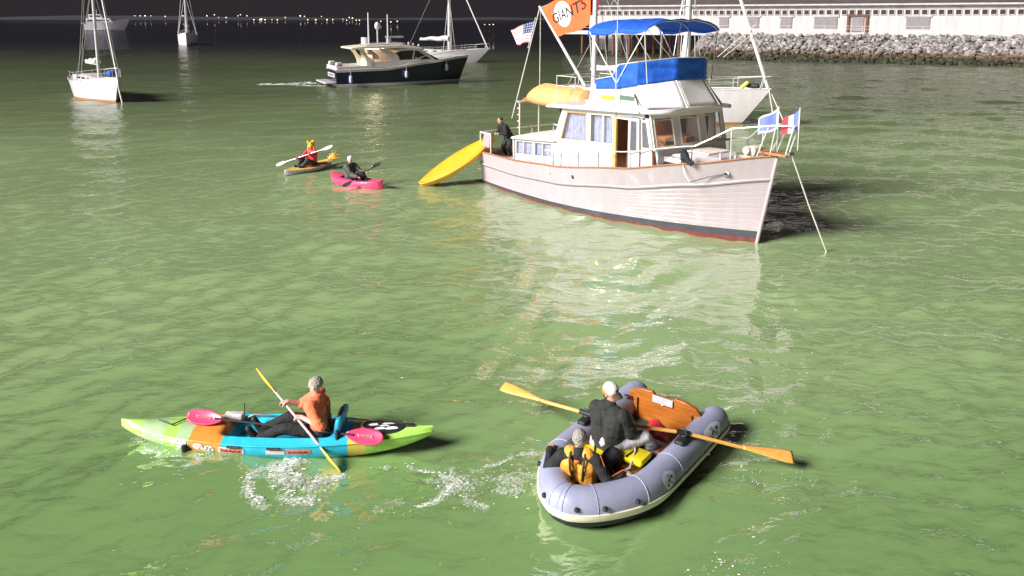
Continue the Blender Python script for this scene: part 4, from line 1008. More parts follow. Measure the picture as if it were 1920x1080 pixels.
# cabin sides: arched roof supports and dark windows
YX0, YX1 = 2.7, 8.0
for sd in (-1, 1):
    y0, y1 = sd * 1.66, sd * 1.58
    def pr(poly, name, mat, a=y0, b_=y1, bev=.02): return MBZ().prism(poly, a, b_).build(name, mat, my, smooth=35, bevel=bev)
    pr([(2.9, 1.5), (8.6, 1.95), (9.4, 2.12), (8.3, 2.30), (6.9, 2.35), (4.2, 2.25), (2.9, 2.2)], 'cabin_side', WHITE)
    pr([(1.9, 3.55), (2.3, 3.55), (2.7, 2.8), (3.3, 2.2), (3.3, 1.6), (2.6, 1.6), (2.55, 2.3), (2.3, 2.9)], 'aft_arch', CREAM)
    pr([(3.6, 3.55), (4.3, 3.50), (5.2, 2.9), (5.4, 2.25), (4.6, 2.2), (4.4, 2.7), (3.9, 3.2)], 'mid_arch', WHITE)
    pr([(4.3, 3.42), (6.4, 3.50), (7.2, 3.45), (8.5, 2.32), (8.3, 2.28), (7.0, 3.22), (6.4, 3.30), (5.1, 3.22)], 'cabin_header', WHITE)
    pr([(5.5, 2.30), (5.2, 2.85), (5.0, 3.10), (5.6, 3.24), (6.4, 3.30), (7.0, 3.22), (8.2, 2.34)], 'side_window', GLASSD, sd * 1.62, sd * 1.60, 0)
    pr([(6.5, 2.30), (6.62, 2.30), (6.75, 3.30), (6.63, 3.30)], 'window_bar', WHITE, sd * 1.635, sd * 1.625, .004)
    pr([(3.35, 2.3), (3.35, 3.2), (3.8, 3.2), (4.4, 2.6), (4.5, 2.25)], 'cockpit_window', GLASSC, sd * 1.62, sd * 1.60, 0)
MBZ().prism([(7.0, 3.35), (7.2, 3.42), (9.0, 2.25), (8.7, 2.2)], -1.5, 1.5).build('windscreen', GLASSD, my, smooth=35)
for y_ in (-.5, .5): MBZ().tube([(7.12, y_, 3.46), (8.98, y_, 2.28)], .04, 6).build('windscreen_bar', WHITE, my)
MBZ().prism([(1.3, 3.48), (1.25, 3.66), (2.4, 3.80), (5.6, 3.92), (7.2, 3.62), (7.5, 3.42), (5.0, 3.58)], -1.85, 1.85).build('hardtop', CREAM, my, smooth=40, bevel=.04)
MBZ().prism([(2.6, 3.86), (6.2, 3.98), (5.8, 4.06), (3.0, 3.98)], -1.2, 1.2).build('roof_pod', WHITE, my, bevel=.03)
MBZ().box((3.6, 0, 3.44), (1.6, 1.6, .05)).build('cockpit_lamp', YLAMP, my)
MBZ().box((4.6, 0, 1.85), (3.2, 2.6, .5)).build('settee_base', TEAKL, my)
MBZ().rbox((3.4, .9, 2.3), (.5, 1.0, .9), .1).build('helm_seat', CREAM, my)
MBZ().box((5.4, 0, 2.5), (.06, 3.1, 1.5)).build('cabin_bulkhead', TEAKL, my)
MBZ().box((2.95, .6, 2.4), (.06, 2.0, 1.7)).build('cockpit_door', CREAM, my)
# roof gear
for x_, h_ in ((3.1, 2.55), (4.75, 2.4)): MBZ().tube([(x_, -.5, 4.0), (x_, -.5, 4.0 + h_)], [.075, .055], 8).build('antenna', WHITE, my)
MBZ().tube([(3.0, .2, 3.95), (3.0, .2, 4.5)], .36, 14).build('radar_dome', WHITE, my)
MBZ().tube([(5.0, .1, 3.98), (5.0, .1, 4.4)], .22, 12).build('radar_pedestal', WHITE, my)
MBZ().box((5.5, .1, 4.52), (1.6, .16, .16)).build('radar_scanner', WHITE, my, bevel=.04)
MBZ().tube([(4.0, 0, 4.0), (4.0, 0, 5.3)], .06, 8).build('light_mast', WHITE, my)
MBZ().ell((4.0, 0, 5.45), (.24, .2, .34)).build('satellite_dome', WHITE, my)
for x_ in (6.6, 7.0, 7.5): MBZ().ell((x_, -.4, 4.0 - (x_ - 6.4) * .25), (.1, .1, .16)).build('searchlight', WHITE, my)
# bow rail
for sd in (-1, 1):
    MB().tube([HY.pt(t, ysheer(t), sd, -.08) + Vector((0, 0, .02 + .5 * min(1, (t - .5) * 6))) for t in np.linspace(.5, .985, 16)], .03, 5).build('bow_rail', STEEL, my)
    for t in (.6, .7, .8, .9): MB().tube([HY.pt(t, ysheer(t), sd, -.08), HY.pt(t, ysheer(t), sd, -.08) + Vector((0, 0, .5))], .025, 5).build('rail_stanchion', STEEL, my)
FEND = M('pale_blue_fender', (.42, .46, .66), .5)
for t in (.10, .515, .84):
    p = HY.pt(t, ysheer(t) - .12, -1, .16); z0 = .25 if t < .2 else ysheer(t) - 1.15
    f = MB().cap((p.x, p.y, p.z - .45), .14, (p.x, p.y, z0 + .25), .14).build('fender', FEND, my, smooth=180)
    MB().tube([(p.x, p.y, p.z - .3), (p.x, p.y + .12, p.z + .2)], .015, 5).build('fender_line', ROPE, f)

# ------------------------------------------------------------------ sailing boats
def sailboat(name, label, loc, rz, L, B, fb, mast_x, mast_h, spec, mats):
    hullm, deckm, sailm = mats
    g = thing(name, label, 'sailboat', loc, rz)
    sh = interp([(0, fb * .86), (.4, fb * .82), (1, fb * 1.12)])
    oh = spec.get('overhang', .8)
    Hs = Hull(L, plan(B / 2, B * .32, .45, 2.1), plan(B * spec.get('bw', .44), B * spec.get('bws', .12), .45, spec.get('nw', 1.7)), sh, lambda z: oh * z / fb, -.5, .8, spec.get('p', 5))
    Hs.patch(MB(), lambda t: .14, sh, 6, 44).build('hull', hullm, g)
    Hs.patch(MB(), lambda t: -.4, lambda t: .14, 3, 44, off=.004).build('waterline_band', spec.get('boot', TEAK), g)
    mb = MB(); Hs.transom(mb, -.3, sh(0)); mb.build('transom', hullm, g)
    mb = MB(); Hs.deck(mb, -.05); mb.build('deck', deckm, g)
    for sd in (-1, 1): MB().tube(Hs.line(lambda t: sh(t) + .01, sd, 36, -.02), .04, 6).build('toe_rail', WHITE, g)
    x0, x1 = L * .24, L * .66
    def ck(u, v):
        x = lerp(x0, x1, u); w = B * .30 * (1 - .45 * u ** 2); s = 2 * v - 1; h = .46 * (1 - .5 * u) * min(1, 10 * u, 14 * (1 - u)) * (1 - abs(s) ** 6)
        return (x, s * w, sh(.45) - .02 + h)
    MB().grid(ck, 20, 14).build('coachroof', deckm, g)
    for k in range(3):
        x_ = lerp(x0 + .6, x1 - 1.0, k / 2); MB().box((x_, -B * .285 * (1 - .45 * ((x_ - x0) / (x1 - x0)) ** 2), sh(.45) + .17), (.5, .05, .13)).build('portlight', GLASSD, g)
    MB().box((L * .14, 0, sh(.1) + .12), (L * .16, B * .5, .3)).build('cockpit_coaming', deckm, g, bevel=.05)
    mz = sh(.5); MB().tube([(mast_x, 0, mz), (mast_x, 0, mz + mast_h)], spec.get('mast_r', .09), 10).build('mast', WHITE, g)
    bz = mz + spec.get('boom_z', 1.3); bl = spec.get('boom', L * .38)
    MB().tube([(mast_x - .05, 0, bz), (mast_x - bl, 0, bz + .02)], .07, 8).build('boom', WHITE, g)
    sc = [(mast_x - .1 - bl * .95 * i / 10, 0, bz + .2 + .06 * math.sin(i * 1.3) - .05 * i / 10) for i in range(11)]
    b = MB().tube(sc, [spec.get('cover_r', .2) * (1.15 - .07 * i) for i in range(11)], 10)
    if spec.get('luff', 0): b.tube([(mast_x - .12, 0, bz + .1), (mast_x - .1, 0, bz + spec['luff'])], [.3, .08], 8)
    b.build('furled_sail', sailm, g)
    bow = Vector((L + oh * 1.0, 0, sh(1) + .05)); mh = Vector((mast_x, 0, mz + mast_h * .98))
    MB().tube([bow, mh], spec.get('stay_r', .03), 7).build('furled_jib', sailm, g)
    MB().tube([(0.05, 0, sh(0)), mh], .012, 5).build('backstay', STEEL, g)
    for sd in (-1, 1):
        for dx in (-.5, .05, .5): MB().tube([(mast_x + dx, sd * B * .47, sh(.5)), (mast_x, sd * .02, mz + mast_h * (.97 if dx == .05 else .6))], spec.get('shroud_r', .012), 5).build('shroud', STEEL, g)
        for t in (.3, .42, .54, .66, .78, .9): p = Hs.pt(t, sh(t), sd, -.06); MB().tube([p, p + Vector((0, 0, .6))], .016, 5).build('stanchion', STEEL, g)
        for hz in (.32, .6): MB().tube([Hs.pt(t, sh(t), sd, -.06) + Vector((0, 0, hz)) for t in np.linspace(.18, .9, 14)], .009, 5).build('lifeline', STEEL, g)
        a = Hs.pt(.9, sh(.9), sd, -.05); MB().tube([a + Vector((0, 0, .6)), Vector((bow.x - .2, sd * .22, bow.z + .6)), Vector((bow.x + .15, 0, bow.z + .6))], .022, 6).build('pulpit_rail', STEEL, g)
        MB().tube([Vector((bow.x - .35, sd * .2, bow.z - .03)), Vector((bow.x - .2, sd * .22, bow.z + .6))], .02, 5).build('pulpit_post', STEEL, g)
    for zz in (.36, .68):
        MB().tube([(mast_x - .05, -B * .3, mz + mast_h * zz), (mast_x, 0, mz + mast_h * zz + .05), (mast_x - .05, B * .3, mz + mast_h * zz)], .03, 6).build('spreader', WHITE, g)
    return g, Hs, sh, bow
# big white sloop just behind the trawler
sb = GP(1388, 234); SLH = R(-30)
SL = 10.2
g, Hs, sh, bow = sailboat('sailboat', 'large white sailboat moored right behind the trawler with its bow showing past the blue bimini', (sb.x - SL * math.cos(SLH), sb.y - SL * math.sin(SLH), 0), SLH, SL, 3.6, 1.75, 7.2, 13, dict(overhang=1.30, p=7, boom=5.6, boom_z=1.15, luff=2.2, stay_r=.085, mast_r=.17, cover_r=.26, shroud_r=.02, boot=TEAK, bw=.47, nw=2.0), (WHITE, WHITE, OFFW))
ANC = M('lime_fender', (.55, .68, .08), .5)
MB().cap((bow.x - 1.25, -.30, bow.z + .02), .11, (bow.x - 1.0, -.28, bow.z + .25), .1).build('fender', ANC, g, smooth=180)
MB().rbox((bow.x - .75, 0, bow.z + .08), (.6, .3, .2), .05).build('anchor_windlass', DARK, g)
for dy in (0, .12): MB().tube([(bow.x + .05, dy, bow.z - .05), (bow.x + .55 + dy * 5, dy - .4, -.1)], .03, 6).build('mooring_line', ROPE, g)
for k, zz in enumerate((3.3, 3.0)): MB().tube([(bow.x - .75 + .1 * k, 0, bow.z + zz), (bow.x - 2.4 + .3 * k, -1.0, bow.z + 1.6)], .022, 5).build('sheet_line', ROPE, g)
# white sloop beyond the motor yacht
sb = GP(893, 117)
sailboat('sailboat', 'white sailboat behind the navy motor yacht with boom cover and bare mast', (sb.x - 9.2 * math.cos(R(-8)), sb.y - 9.2 * math.sin(R(-8)), 0), R(-8), 9.2, 3.2, 1.55, 5.7, 12, dict(overhang=1.5, boom=3.9, boom_z=1.5, stay_r=.08, mast_r=.13, cover_r=.32, shroud_r=.035, boot=WHITE, p=6), (WHITE, WHITE, OFFW))
# sloop seen bows on, far left of the bay
sb = GP(350, 85)
sailboat('sailboat', 'white sailboat seen bow on in the dark water below the far shore lights', (sb.x - 9.5 * math.cos(R(-72)), sb.y - 9.5 * math.sin(R(-72)), 0), R(-72), 9.5, 4.0, 2.3, 5.6, 14, dict(overhang=.7, boom=3.6, boom_z=1.8, stay_r=.07, mast_r=.19, cover_r=.4, shroud_r=.05, boot=WHITE, p=5, bw=.47, bws=.25, nw=2.1), (WHITE, WHITE, OFFW))
# sloop whose bow enters at the left
sb = GP(217, 192); a_ = R(-48)
g, Hs, sh, bow = sailboat('sailboat', 'white sailboat bow with blue bundle on deck and chain hanging at the left', (sb.x - 8.0 * math.cos(a_), sb.y - 8.0 * math.sin(a_), 0), a_, 8.0, 2.9, 1.5, 4.6, 11, dict(overhang=.75, boom=3.0, boom_z=1.1, stay_r=.05, mast_r=.1, boot=TEAK, p=6), (WHITE, WHITE, OFFW))
MB().rbox((bow.x - .9, -.1, bow.z + .22), (.8, .5, .34), .12).build('sail_bag', BLUEC, g)
MB().tube([(bow.x + .05, 0, bow.z - .1), (bow.x + .12, 0, bow.z - .7), (bow.x + .42, .1, -.1)], .05, 6).build('anchor_chain', CREAM, g)
# small white launch behind the orange flag
wl0 = GP(1150, 72)
g = thing('white_launch', 'small white cabin launch partly hidden behind the orange flag and the mast', 'boat', (wl0.x * .98 - 4, wl0.y * .98, 0), R(0))
HLn = Hull(9.0, plan(1.5, 1.4, .4, 2.3), plan(1.35, 1.3, .4, 1.7), interp([(0, 2.6), (.5, 2.7), (1, 3.3)]), lambda z: .35 * z, -.4, 1.2, 6)
HLn.patch(MB(), lambda t: -.3, HLn.sheer, 5, 30).build('hull', WHITE, g)
mb = MB(); HLn.transom(mb, -.3, 2.6); mb.build('transom', WHITE, g); mb = MB(); HLn.deck(mb, -.05); mb.build('deck', WHITE, g)
MB().prism([(2.0, 2.6), (6.5, 2.8), (5.6, 4.4), (2.2, 4.4)], -1.2, 1.2).build('cabin', WHITE, g, bevel=.06)
MB().prism([(2.5, 3.4), (5.7, 3.4), (5.4, 4.0), (2.6, 4.0)], -1.22, 1.22).build('window_band', GLASSD, g)
MB().box((3.9, 0, 4.5), (4.0, 2.7, .12)).build('roof', WHITE, g, bevel=.03)
# excursion boat on the far left
fy = GP(240, 57, 0)
g = thing('excursion_boat', 'pale grey double decked excursion boat far out at the left below the horizon', 'boat', (fy.x - 19, fy.y, 0), R(4))
HF = Hull(17, plan(2.9, 2.7, .4, 2.6), plan(2.6, 2.5, .4, 1.9), interp([(0, 3.0), (.5, 3.2), (1, 5.4)]), lambda z: .5 * z, -.6, 1.2, 7)
GREYB = M('pale_grey_hull', (.42, .40, .46), .5, var=.12, scale=.6)
HF.patch(MB(), lambda t: -.4, HF.sheer, 6, 30).build('hull', GREYB, g)
mb = MB(); HF.transom(mb, -.4, 3.0); mb.build('transom', GREYB, g); mb = MB(); HF.deck(mb, -.05); mb.build('deck', GREYB, g)
MB().prism([(1, 3.0), (13, 3.3), (11.4, 5.5), (1, 5.5)], -2.3, 2.3).build('main_cabin', WHITE, g, bevel=.08)
MB().prism([(2, 5.5), (8.6, 5.5), (7.4, 7.3), (2, 7.3)], -1.9, 1.9).build('upper_cabin', WHITE, g, bevel=.08)
for k in range(8): MB().box((2.0 + k * 1.25, -2.32, 4.5), (.95, .08, .8)).build('window', GLASSD, g)
MB().box((5.0, -1.92, 6.5), (4.8, .08, .7)).build('window_band', GLASSD, g)
MB().tube([(5, 0, 7.3), (5, 0, 9.6)], .12, 6).build('mast', WHITE, g)

# ------------------------------------------------------------------ colourful fishing kayak with its paddler
LIME = (.42, .74, .13); ORG = (.80, .30, .05); CYAN = (.035, .55, .80); YEL = (.80, .62, .12); PALEG = (.43, .63, .32)
s0, s1 = GP(812, 806, .26), GP(228, 793, .26); kd = (s1 - s0); KL = math.hypot(kd.x, kd.y); KRZ = math.atan2(kd.y, kd.x); kc = (s0 + s1) / 2
fk = thing('fishing_kayak', 'long sit-on kayak painted lime, orange and cyan under the man in the orange shirt', 'kayak', (kc.x, kc.y, -.06), KRZ)
def kxp(px): return KL / 2 - (px - 228) / (812 - 228) * KL       # local x of a pixel column
st_ = [(-KL / 2 - .1, LIME), (kxp(690), YEL), (kxp(660), CYAN), (kxp(434), ORG), (kxp(370), PALEG), (kxp(345), LIME), (kxp(318), PALEG), (kxp(272), LIME)]
KMAT = bands('kayak_paint', 'X', st_, .35, .25, jitter=.05)
hullK, deckK = kayak_shell(fk, KL, .80, .34, KMAT, KMAT, rocker=.27, nose=.80, well=(.31, .66), peak=.05)
# seat with high back, straps, hatches, tracks
LBLUE = M('cyan_seat_shell', (.02, .38, .62), .4)
sx = kxp(628)
MB().rbox((sx + .18, 0, .17), (.44, .44, .09), .04).build('seat', DGREY, fk)
MB().rbox((sx - .08, 0, .36), (.09, .46, .40), .04, Matrix.Rotation(R(-14), 3, 'Y')).build('seat_back', LBLUE, fk)
MB().tube([(sx - .10, y_, .2 + .36 * (1 - (y_ / .27) ** 4)) for y_ in np.linspace(-.27, .27, 15)], .022, 6).build('seat_frame', DARK, fk)
def on_deck(x, y, off=0.0):
    u = x / KL + .5; w = .40 * max(1e-3, math.sin(math.pi * u)) ** .80; return deckK(u, .5 + .5 * y / w) + Vector((0, 0, off))
def decal(name, cx, cy, rx, ry, mat, off=.006, n=28, irr=0.0, parent=fk):
    m_ = MB(); rings = []
    for rr in (.02, .5, 1.0): rings.append([on_deck(cx + rx * rr * math.cos(a) * (1 + irr * math.sin(3 * a + cx * 9)), cy + ry * rr * math.sin(a) * (1 + irr * math.sin(2 * a + 1)), off) for a in np.linspace(0, 2 * math.pi, n, endpoint=False)])
    m_.loft(rings); return m_.build(name, mat, parent, smooth=180)
hx = kxp(722)
hd = decal('black_hatch', hx, -.03, .28, .165, BLACKP, .010)
WPR = M('white_print', (.78, .76, .76), .6, var=.05)
for a, b_, c, d_ in ((-.10, .055, .075, .035), (.04, .06, .07, .03), (.14, -.03, .06, .04), (-.04, -.06, .075, .035), (.0, 0, .06, .022)): decal('white_print_patch', hx + a, b_, c, d_, WPR, .016, irr=.25, parent=hd)
MB().tube([on_deck(hx + .285 * math.cos(a), -.03 + .17 * math.sin(a), .012) for a in np.linspace(0, 6.283, 33)], .010, 5).build('hatch_rim', DARK, hd)
MB().box(tuple(on_deck(kxp(770), 0, .015)), (.12, .05, .03)).build('stern_cleat', DARK, fk, bevel=.005)
def on_side(u, v, off=.005):                     # v 0..1 from gunwale down to the keel, on the side that faces the promenade
    side = 1 if math.cos(KRZ) < 0 else -1
    s = (1 - v) * side; p = hullK(u, .5 + .5 * s); return p + Vector((0, side * off, -off * .3))
def side_patch(name, px0, px1, v0, v1, mat, off=.005, parent=fk):
    u0, u1 = kxp(px0) / KL + .5, kxp(px1) / KL + .5
    return MB().grid(lambda a, b_: on_side(lerp(u0, u1, a), lerp(v0, v1, b_), off), 12, 4).build(name, mat, parent, smooth=180)
STK = M('orange_sticker', (.78, .20, .08), .4); STKW = M('white_sticker', (.72, .72, .72), .4); INK = M('dark_sticker_ink', (.12, .02, .01), .6)
s_ = side_patch('sticker', 430, 478, .06, .22, STKW); side_patch('sticker_face', 433, 474, .085, .195, STK, .008, s_)
for k in range(9): side_patch('sticker_stroke', 436 + k * 4.1, 438.6 + k * 4.1, .11 + .02 * (k % 2), .165 + .012 * (k % 3), INK, .011, s_)
side_patch('sticker', 518, 552, .08, .20, STKW)
s_ = side_patch('sticker', 555, 598, .07, .19, STK)
for k in range(8): side_patch('sticker_stroke', 559 + k * 4.6, 562 + k * 4.6, .10 + .015 * (k % 2), .155, INK, .009, s_)
s_ = side_patch('sticker', 330, 368, .0, .13, STKW)
for k in range(3): side_patch('sticker_stroke', 338 + k * 9, 342 + k * 9, .03, .09, GREYM, .009, s_)
for px in (391, 412):
    u0 = kxp(px) / KL + .5; rings = []
    for rr in (.02, .6, 1.0): rings.append([on_side(u0 + .0165 * rr * math.cos(a), .115 + .085 * rr * math.sin(a) + (.03 if px > 400 else 0), .008) for a in np.linspace(0, 6.283, 22, endpoint=False)])
    s_ = MB().loft(rings).build('round_sticker', STKW, fk, smooth=180)
    for k in range(4):
        MB().grid(lambda a, b_: on_side(u0 + .0165 * (.5 * math.cos(k * 1.6 + .4) + .35 * (a - .5)), .115 + (.03 if px > 400 else 0) + .085 * (.5 * math.sin(k * 1.6 + .4) + .4 * (b_ - .5)), .012), 3, 3).build('sticker_mark', GREYM if px < 400 else BLACKP, s_, smooth=180)
for px in (460, 533):
    u0 = kxp(px) / KL + .5; MB().tube([on_side(u0 + d, -.0 + .02, .02) for d in (-.02, -.01, .01, .02)], .016, 6).build('side_handle', DARK, fk)
cl_ = MB().tube([on_side(kxp(364) / KL + .5, .10, .03), on_side(kxp(366) / KL + .5, .30, .05), on_side(kxp(370) / KL + .5, .55, .08)], [.03, .045, .05], 8).build('drift_sock_bag', DARK, fk)
MB().tube([on_deck(kxp(300), .0, .02), on_deck(kxp(330), .1, .03), on_deck(kxp(352), -.1, .03)], .008, 5).build('bungee_cord', DARK, fk)
MB().tube([on_deck(kxp(440), -.20, .03), on_deck(kxp(470), -.22, .12), on_deck(kxp(510), -.24, .05)], .012, 5).build('rod_holder', GREYM, fk)
MB().rbox(tuple(on_deck(kxp(432), -.20, .05)), (.26, .13, .10), .03).build('tackle_tray', OFFW, fk)
MB().tube([on_deck(kxp(448), -.24, .05), on_deck(kxp(448), -.26, .20)], .014, 6).build('rod_holder_post', GREYM, fk)

def wpt(root, p):
    loc, rz = XF[root.name]; return loc + Matrix.Rotation(rz, 3, 'Z') @ Vector(p)
def paddle(name, label, a, b_, mat_blade, mat_shaft, bw=.17, bl=.46, nrm=Vector((0, -1, .6)), r=.016, group=None, name2='paddle', spoon=.0, feather=0.0):
    a, b_ = Vector(a), Vector(b_); d = (b_ - a).normalized()
    g = thing(name, label, 'paddle', ((a + b_) / 2), 0, group)
    MB().tube([a + d * bl * .8, b_ - d * bl * .8], r, 8).build('shaft', mat_shaft, g, world=True)
    for k, (e, dd) in enumerate(((a, d), (b_, -d))):
        n = nrm if k == 0 else (Matrix.Rotation(feather, 3, d) @ nrm)
        n = (n - d * n.dot(d)).normalized(); w = d.cross(n).normalized()
        def fn(u, v):
            s = 2 * v - 1; ww = bw / 2 * (math.sin(math.pi * min(1, (.10 + .90 * u)) ** .8) ** .55 if u < .999 else .12)
            ww = bw / 2 * max(.16, (1 - (1 - min(1, u / .32)) ** 2) ** .5) * (1 - .75 * max(0, (u - .55) / .45) ** 1.6)
            return e + dd * (bl * u) + w * (s * ww) + n * (-.02 * (1 - s * s) * math.sin(math.pi * u))
        bl_ = MB().grid(fn, 18, 8).build('blade', mat_blade, g, world=True, smooth=60, solid=.012)
    return g, d
# spare paddle lying on the kayak
pa = wpt(fk, (kxp(352), -.02, .44)); pb = wpt(fk, (kxp(727), .27, .34))
PINKB = M('pink_paddle_blade', (.80, .06, .16), .3, coat=.2)
sp_, d_ = paddle('spare_paddle', 'spare paddle with pink blades and black shaft lying along the fishing kayak', pa, pb, PINKB, DARK, .20, .50, Vector((0, -.75, .75)), .015)
for e, sg in ((pa, 1), (pb, -1)):                # white script on each blade
    n = (Vector((0, -.75, .75)) - d_ * Vector((0, -.75, .75)).dot(d_)).normalized(); w = d_.cross(n).normalized()
    c = e + d_ * sg * .24 + n * .012
    MB().tube([c + d_ * (-.10 + .018 * k) + w * (.018 * (1 if k % 2 else -1)) for k in range(12)], .0055, 5).build('blade_script', WPR, sp_, world=True)
# paddle in his hands
pw1 = GP(640, 886, -.04); pw0 = Vector((-3.18, 9.74, .94))
HP = M('yellow_paddle_paint', (.80, .50, .06), .4)
hp_, pdv = paddle('kayak_paddle', 'yellow bladed paddle dipped in the water by the man in the orange shirt', pw0, pw1, HP, WHITE, .105, .46, Vector((.7, .5, .35)), .017)
def on_pad(t): return pw0.lerp(pw1, t)
F = Vector((math.cos(KRZ), math.sin(KRZ), 0)); Rt = Vector((F.y, -F.x, 0))     # he faces the bow; Rt is his right, away from camera
ph = wpt(fk, (sx + .16, 0, .30)); U = Vector((0, 0, 1))
lean = F * .03
Lh, Rh = on_pad(.50), on_pad(.34)
ch = ph + U * .31 + lean; nk = ph + U * .465 + lean * 1.6; hd_ = ph + U * .61 + F * .06
J = dict(pelvis=ph, chest=ch, neck=nk, head=hd_, face=F + Rt * .25 - U * .12, rsh=nk - U * .055 + Rt * .185 + F * .02, lsh=nk - U * .055 - Rt * .185 + F * .04,
         rhip=ph + Rt * .10, lhip=ph - Rt * .10, rkn=ph + F * .46 + Rt * .11 + U * .10, lkn=ph + F * .44 - Rt * .13 + U * .07, ran=ph + F * .85 + Rt * .09 - U * .08, lan=ph + F * .84 - Rt * .12 - U * .08,
         rtoe=ph + F * .94 + Rt * .10 + U * .06, ltoe=ph + F * .93 - Rt * .14 + U * .06, rwr=Rh + U * .01 - F * .05, lwr=Lh + U * .02 - F * .06, rel=(nk + Rh) / 2 - U * .12 + Rt * .10, lel=ph + U * .19 - Rt * .27 - F * .06,
         rhd=F * .8 + pdv * .1, lhd=F * .9, rhn=U, lhn=U - Rt * .3)
P, r_, f_, u_, V = person('person', 'man in an orange shirt paddling the lime and cyan kayak, seen from the side', (ph.x, ph.y, 0), J, SKIN2,
    [('shirt', ('torso', 'short'), ORANGE, .022, .010), ('trousers', ('legs',), BLACK, .016, .008), ('shoes', ('feet',), DARK, .012, 0)], .009)
hair_cap(P, V['head'], r_, f_, u_, HAIRG, back=-.012, low=-.02)
# ------------------------------------------------------------------ grey inflatable dinghy
DH = math.atan2(-.785, -.62); D0 = Vector((2.38, 9.83, 0))
dg = thing('inflatable_dinghy', 'grey blue inflatable dinghy with cream rubbing strake carrying two people', 'dinghy', D0, DH)
# x forward to the bow, y to port (right in the picture)
RT = .192
def dline():
    pts = [(-.44, .59), (-.25, .59), (.5, .60), (1.3, .595), (1.70, .575), (2.04, .45), (2.34, .25), (2.48, .08), (2.49, 0)]
    full = [Vector((x, y, RT + .03 + .03 * max(0, (x - 1.2) / 1.18) ** 1.6)) for x, y in pts]
    full += [Vector((p.x, -p.y, p.z)) for p in full[-2::-1]]
    out = []
    for i in range(len(full) - 1):                   # a light Catmull-Rom so the fabric panels turn softly
        p0, p1, p2, p3 = full[max(0, i - 1)], full[i], full[i + 1], full[min(len(full) - 1, i + 2)]
        for k in range(5):
            t = k / 5; out.append(.5 * ((2 * p1) + (p2 - p0) * t + (2 * p0 - 5 * p1 + 4 * p2 - p3) * t * t + (3 * p1 - p0 - 3 * p2 + p3) * t ** 3))
    return out + [full[-1]]
DLN = dline(); nD = len(DLN)
rad = [RT * min(1, .30 + .70 * min(1, (min(i, nD - 1 - i) / 5.0)) ** .6) for i in range(nD)]
tb_ = MB().tube(DLN, rad, 20).build('tube', TUBE, dg, smooth=180)
for i0 in (0, nD - 1):
    MB().ell(DLN[i0] - Vector((.0, 0, 0)), (.09, .065, .065)).build('end_cone', TUBE, dg, smooth=180)
# panel seams, rubbing strake, emblems
def tub(i, ang, off=0.0):
    i = max(0, min(nD - 1, i)); a = int(i); p = DLN[a].lerp(DLN[min(nD - 1, a + 1)], i - a); r = rad[a] + (rad[min(nD - 1, a + 1)] - rad[a]) * (i - a)
    d = (DLN[min(nD - 1, a + 1)] - DLN[max(0, a - 1)]).normalized(); out = Vector((d.y, -d.x, 0)).normalized()
    if out.y * p.y < 0 and abs(p.y) > .2: out = -out
    if abs(p.y) <= .2 and out.x < 0: out = -out
    return p + out * ((r + off) * math.cos(ang)) + Vector((0, 0, 1)) * ((r + off) * math.sin(ang))
st_ = MB(); 
st_.loft([[tub(i, R(a), o) for a, o in ((-4, .0), (-4, .022), (-16, .03), (-30, .022), (-30, .0))] for i in np.linspace(2.5, nD - 3.5, 60)], caps=True)
st_.build('rubbing_strake', BELT, dg, smooth=50)
for i in (14, 22, 30, 37, 44, 52, 60, 68):
    if i < nD - 3: MB().tube([tub(i, R(a), .001) for a in range(-180, 181, 15)], .006, 4).build('panel_seam', TUBE, dg)
LOGO = M('white_emblem_print', (.72, .73, .78), .5, var=.2, scale=14)
def emblem(ic, ang, sx_, sy_):
    rings = [[tub(ic + sx_ * rr * math.cos(a) * (1 + .12 * math.sin(3 * a)), R(ang) + sy_ * rr * math.sin(a), .005) for a in np.linspace(0, 6.283, 26, endpoint=False)] for rr in (.02, .5, 1)]
    e = MB().loft(rings).build('emblem', LOGO, dg, smooth=180)
    for k in range(5):
        a0 = k * 1.257 + .3; q = .52 if k else .0
        MB().grid(lambda u, v: tub(ic + sx_ * (q * math.cos(a0) + .34 * (u - .5)), R(ang) + sy_ * (q * math.sin(a0) + .26 * (v - .5) + .1 * math.sin(u * 6 + k)), .009), 4, 2).build('emblem_mark', TUBE if k % 2 else BOOT, e, smooth=180)
emblem(8.3, 32, 1.5, .52); emblem(17.2, 26, 1.6, .52); v_ = MB().ell(tub(nD - 9, R(118), .0), (.05, .05, .03)).build('valve', BOOT, dg)
for i in (24, 29, 34, 46, 55):
    if i < nD - 3: c_ = tub(i, R(14), .01); MB().rbox(tuple(c_), (.05, .05, .05), .015).build('strake_tab', DARK, dg)
MB().prism([(-.02, -.40), (-.02, .40), (1.6, .40), (2.05, .25), (2.15, 0), (2.05, -.25), (1.6, -.40)], .05, .09, 'z').build('floor', DGREY, dg)
hb_ = MB(); hb_.tube([p - Vector((0, 0, .12)) for p in DLN[8:nD - 8]], .15, 10); hb_.build('bottom_skin', DARK, dg, smooth=180)
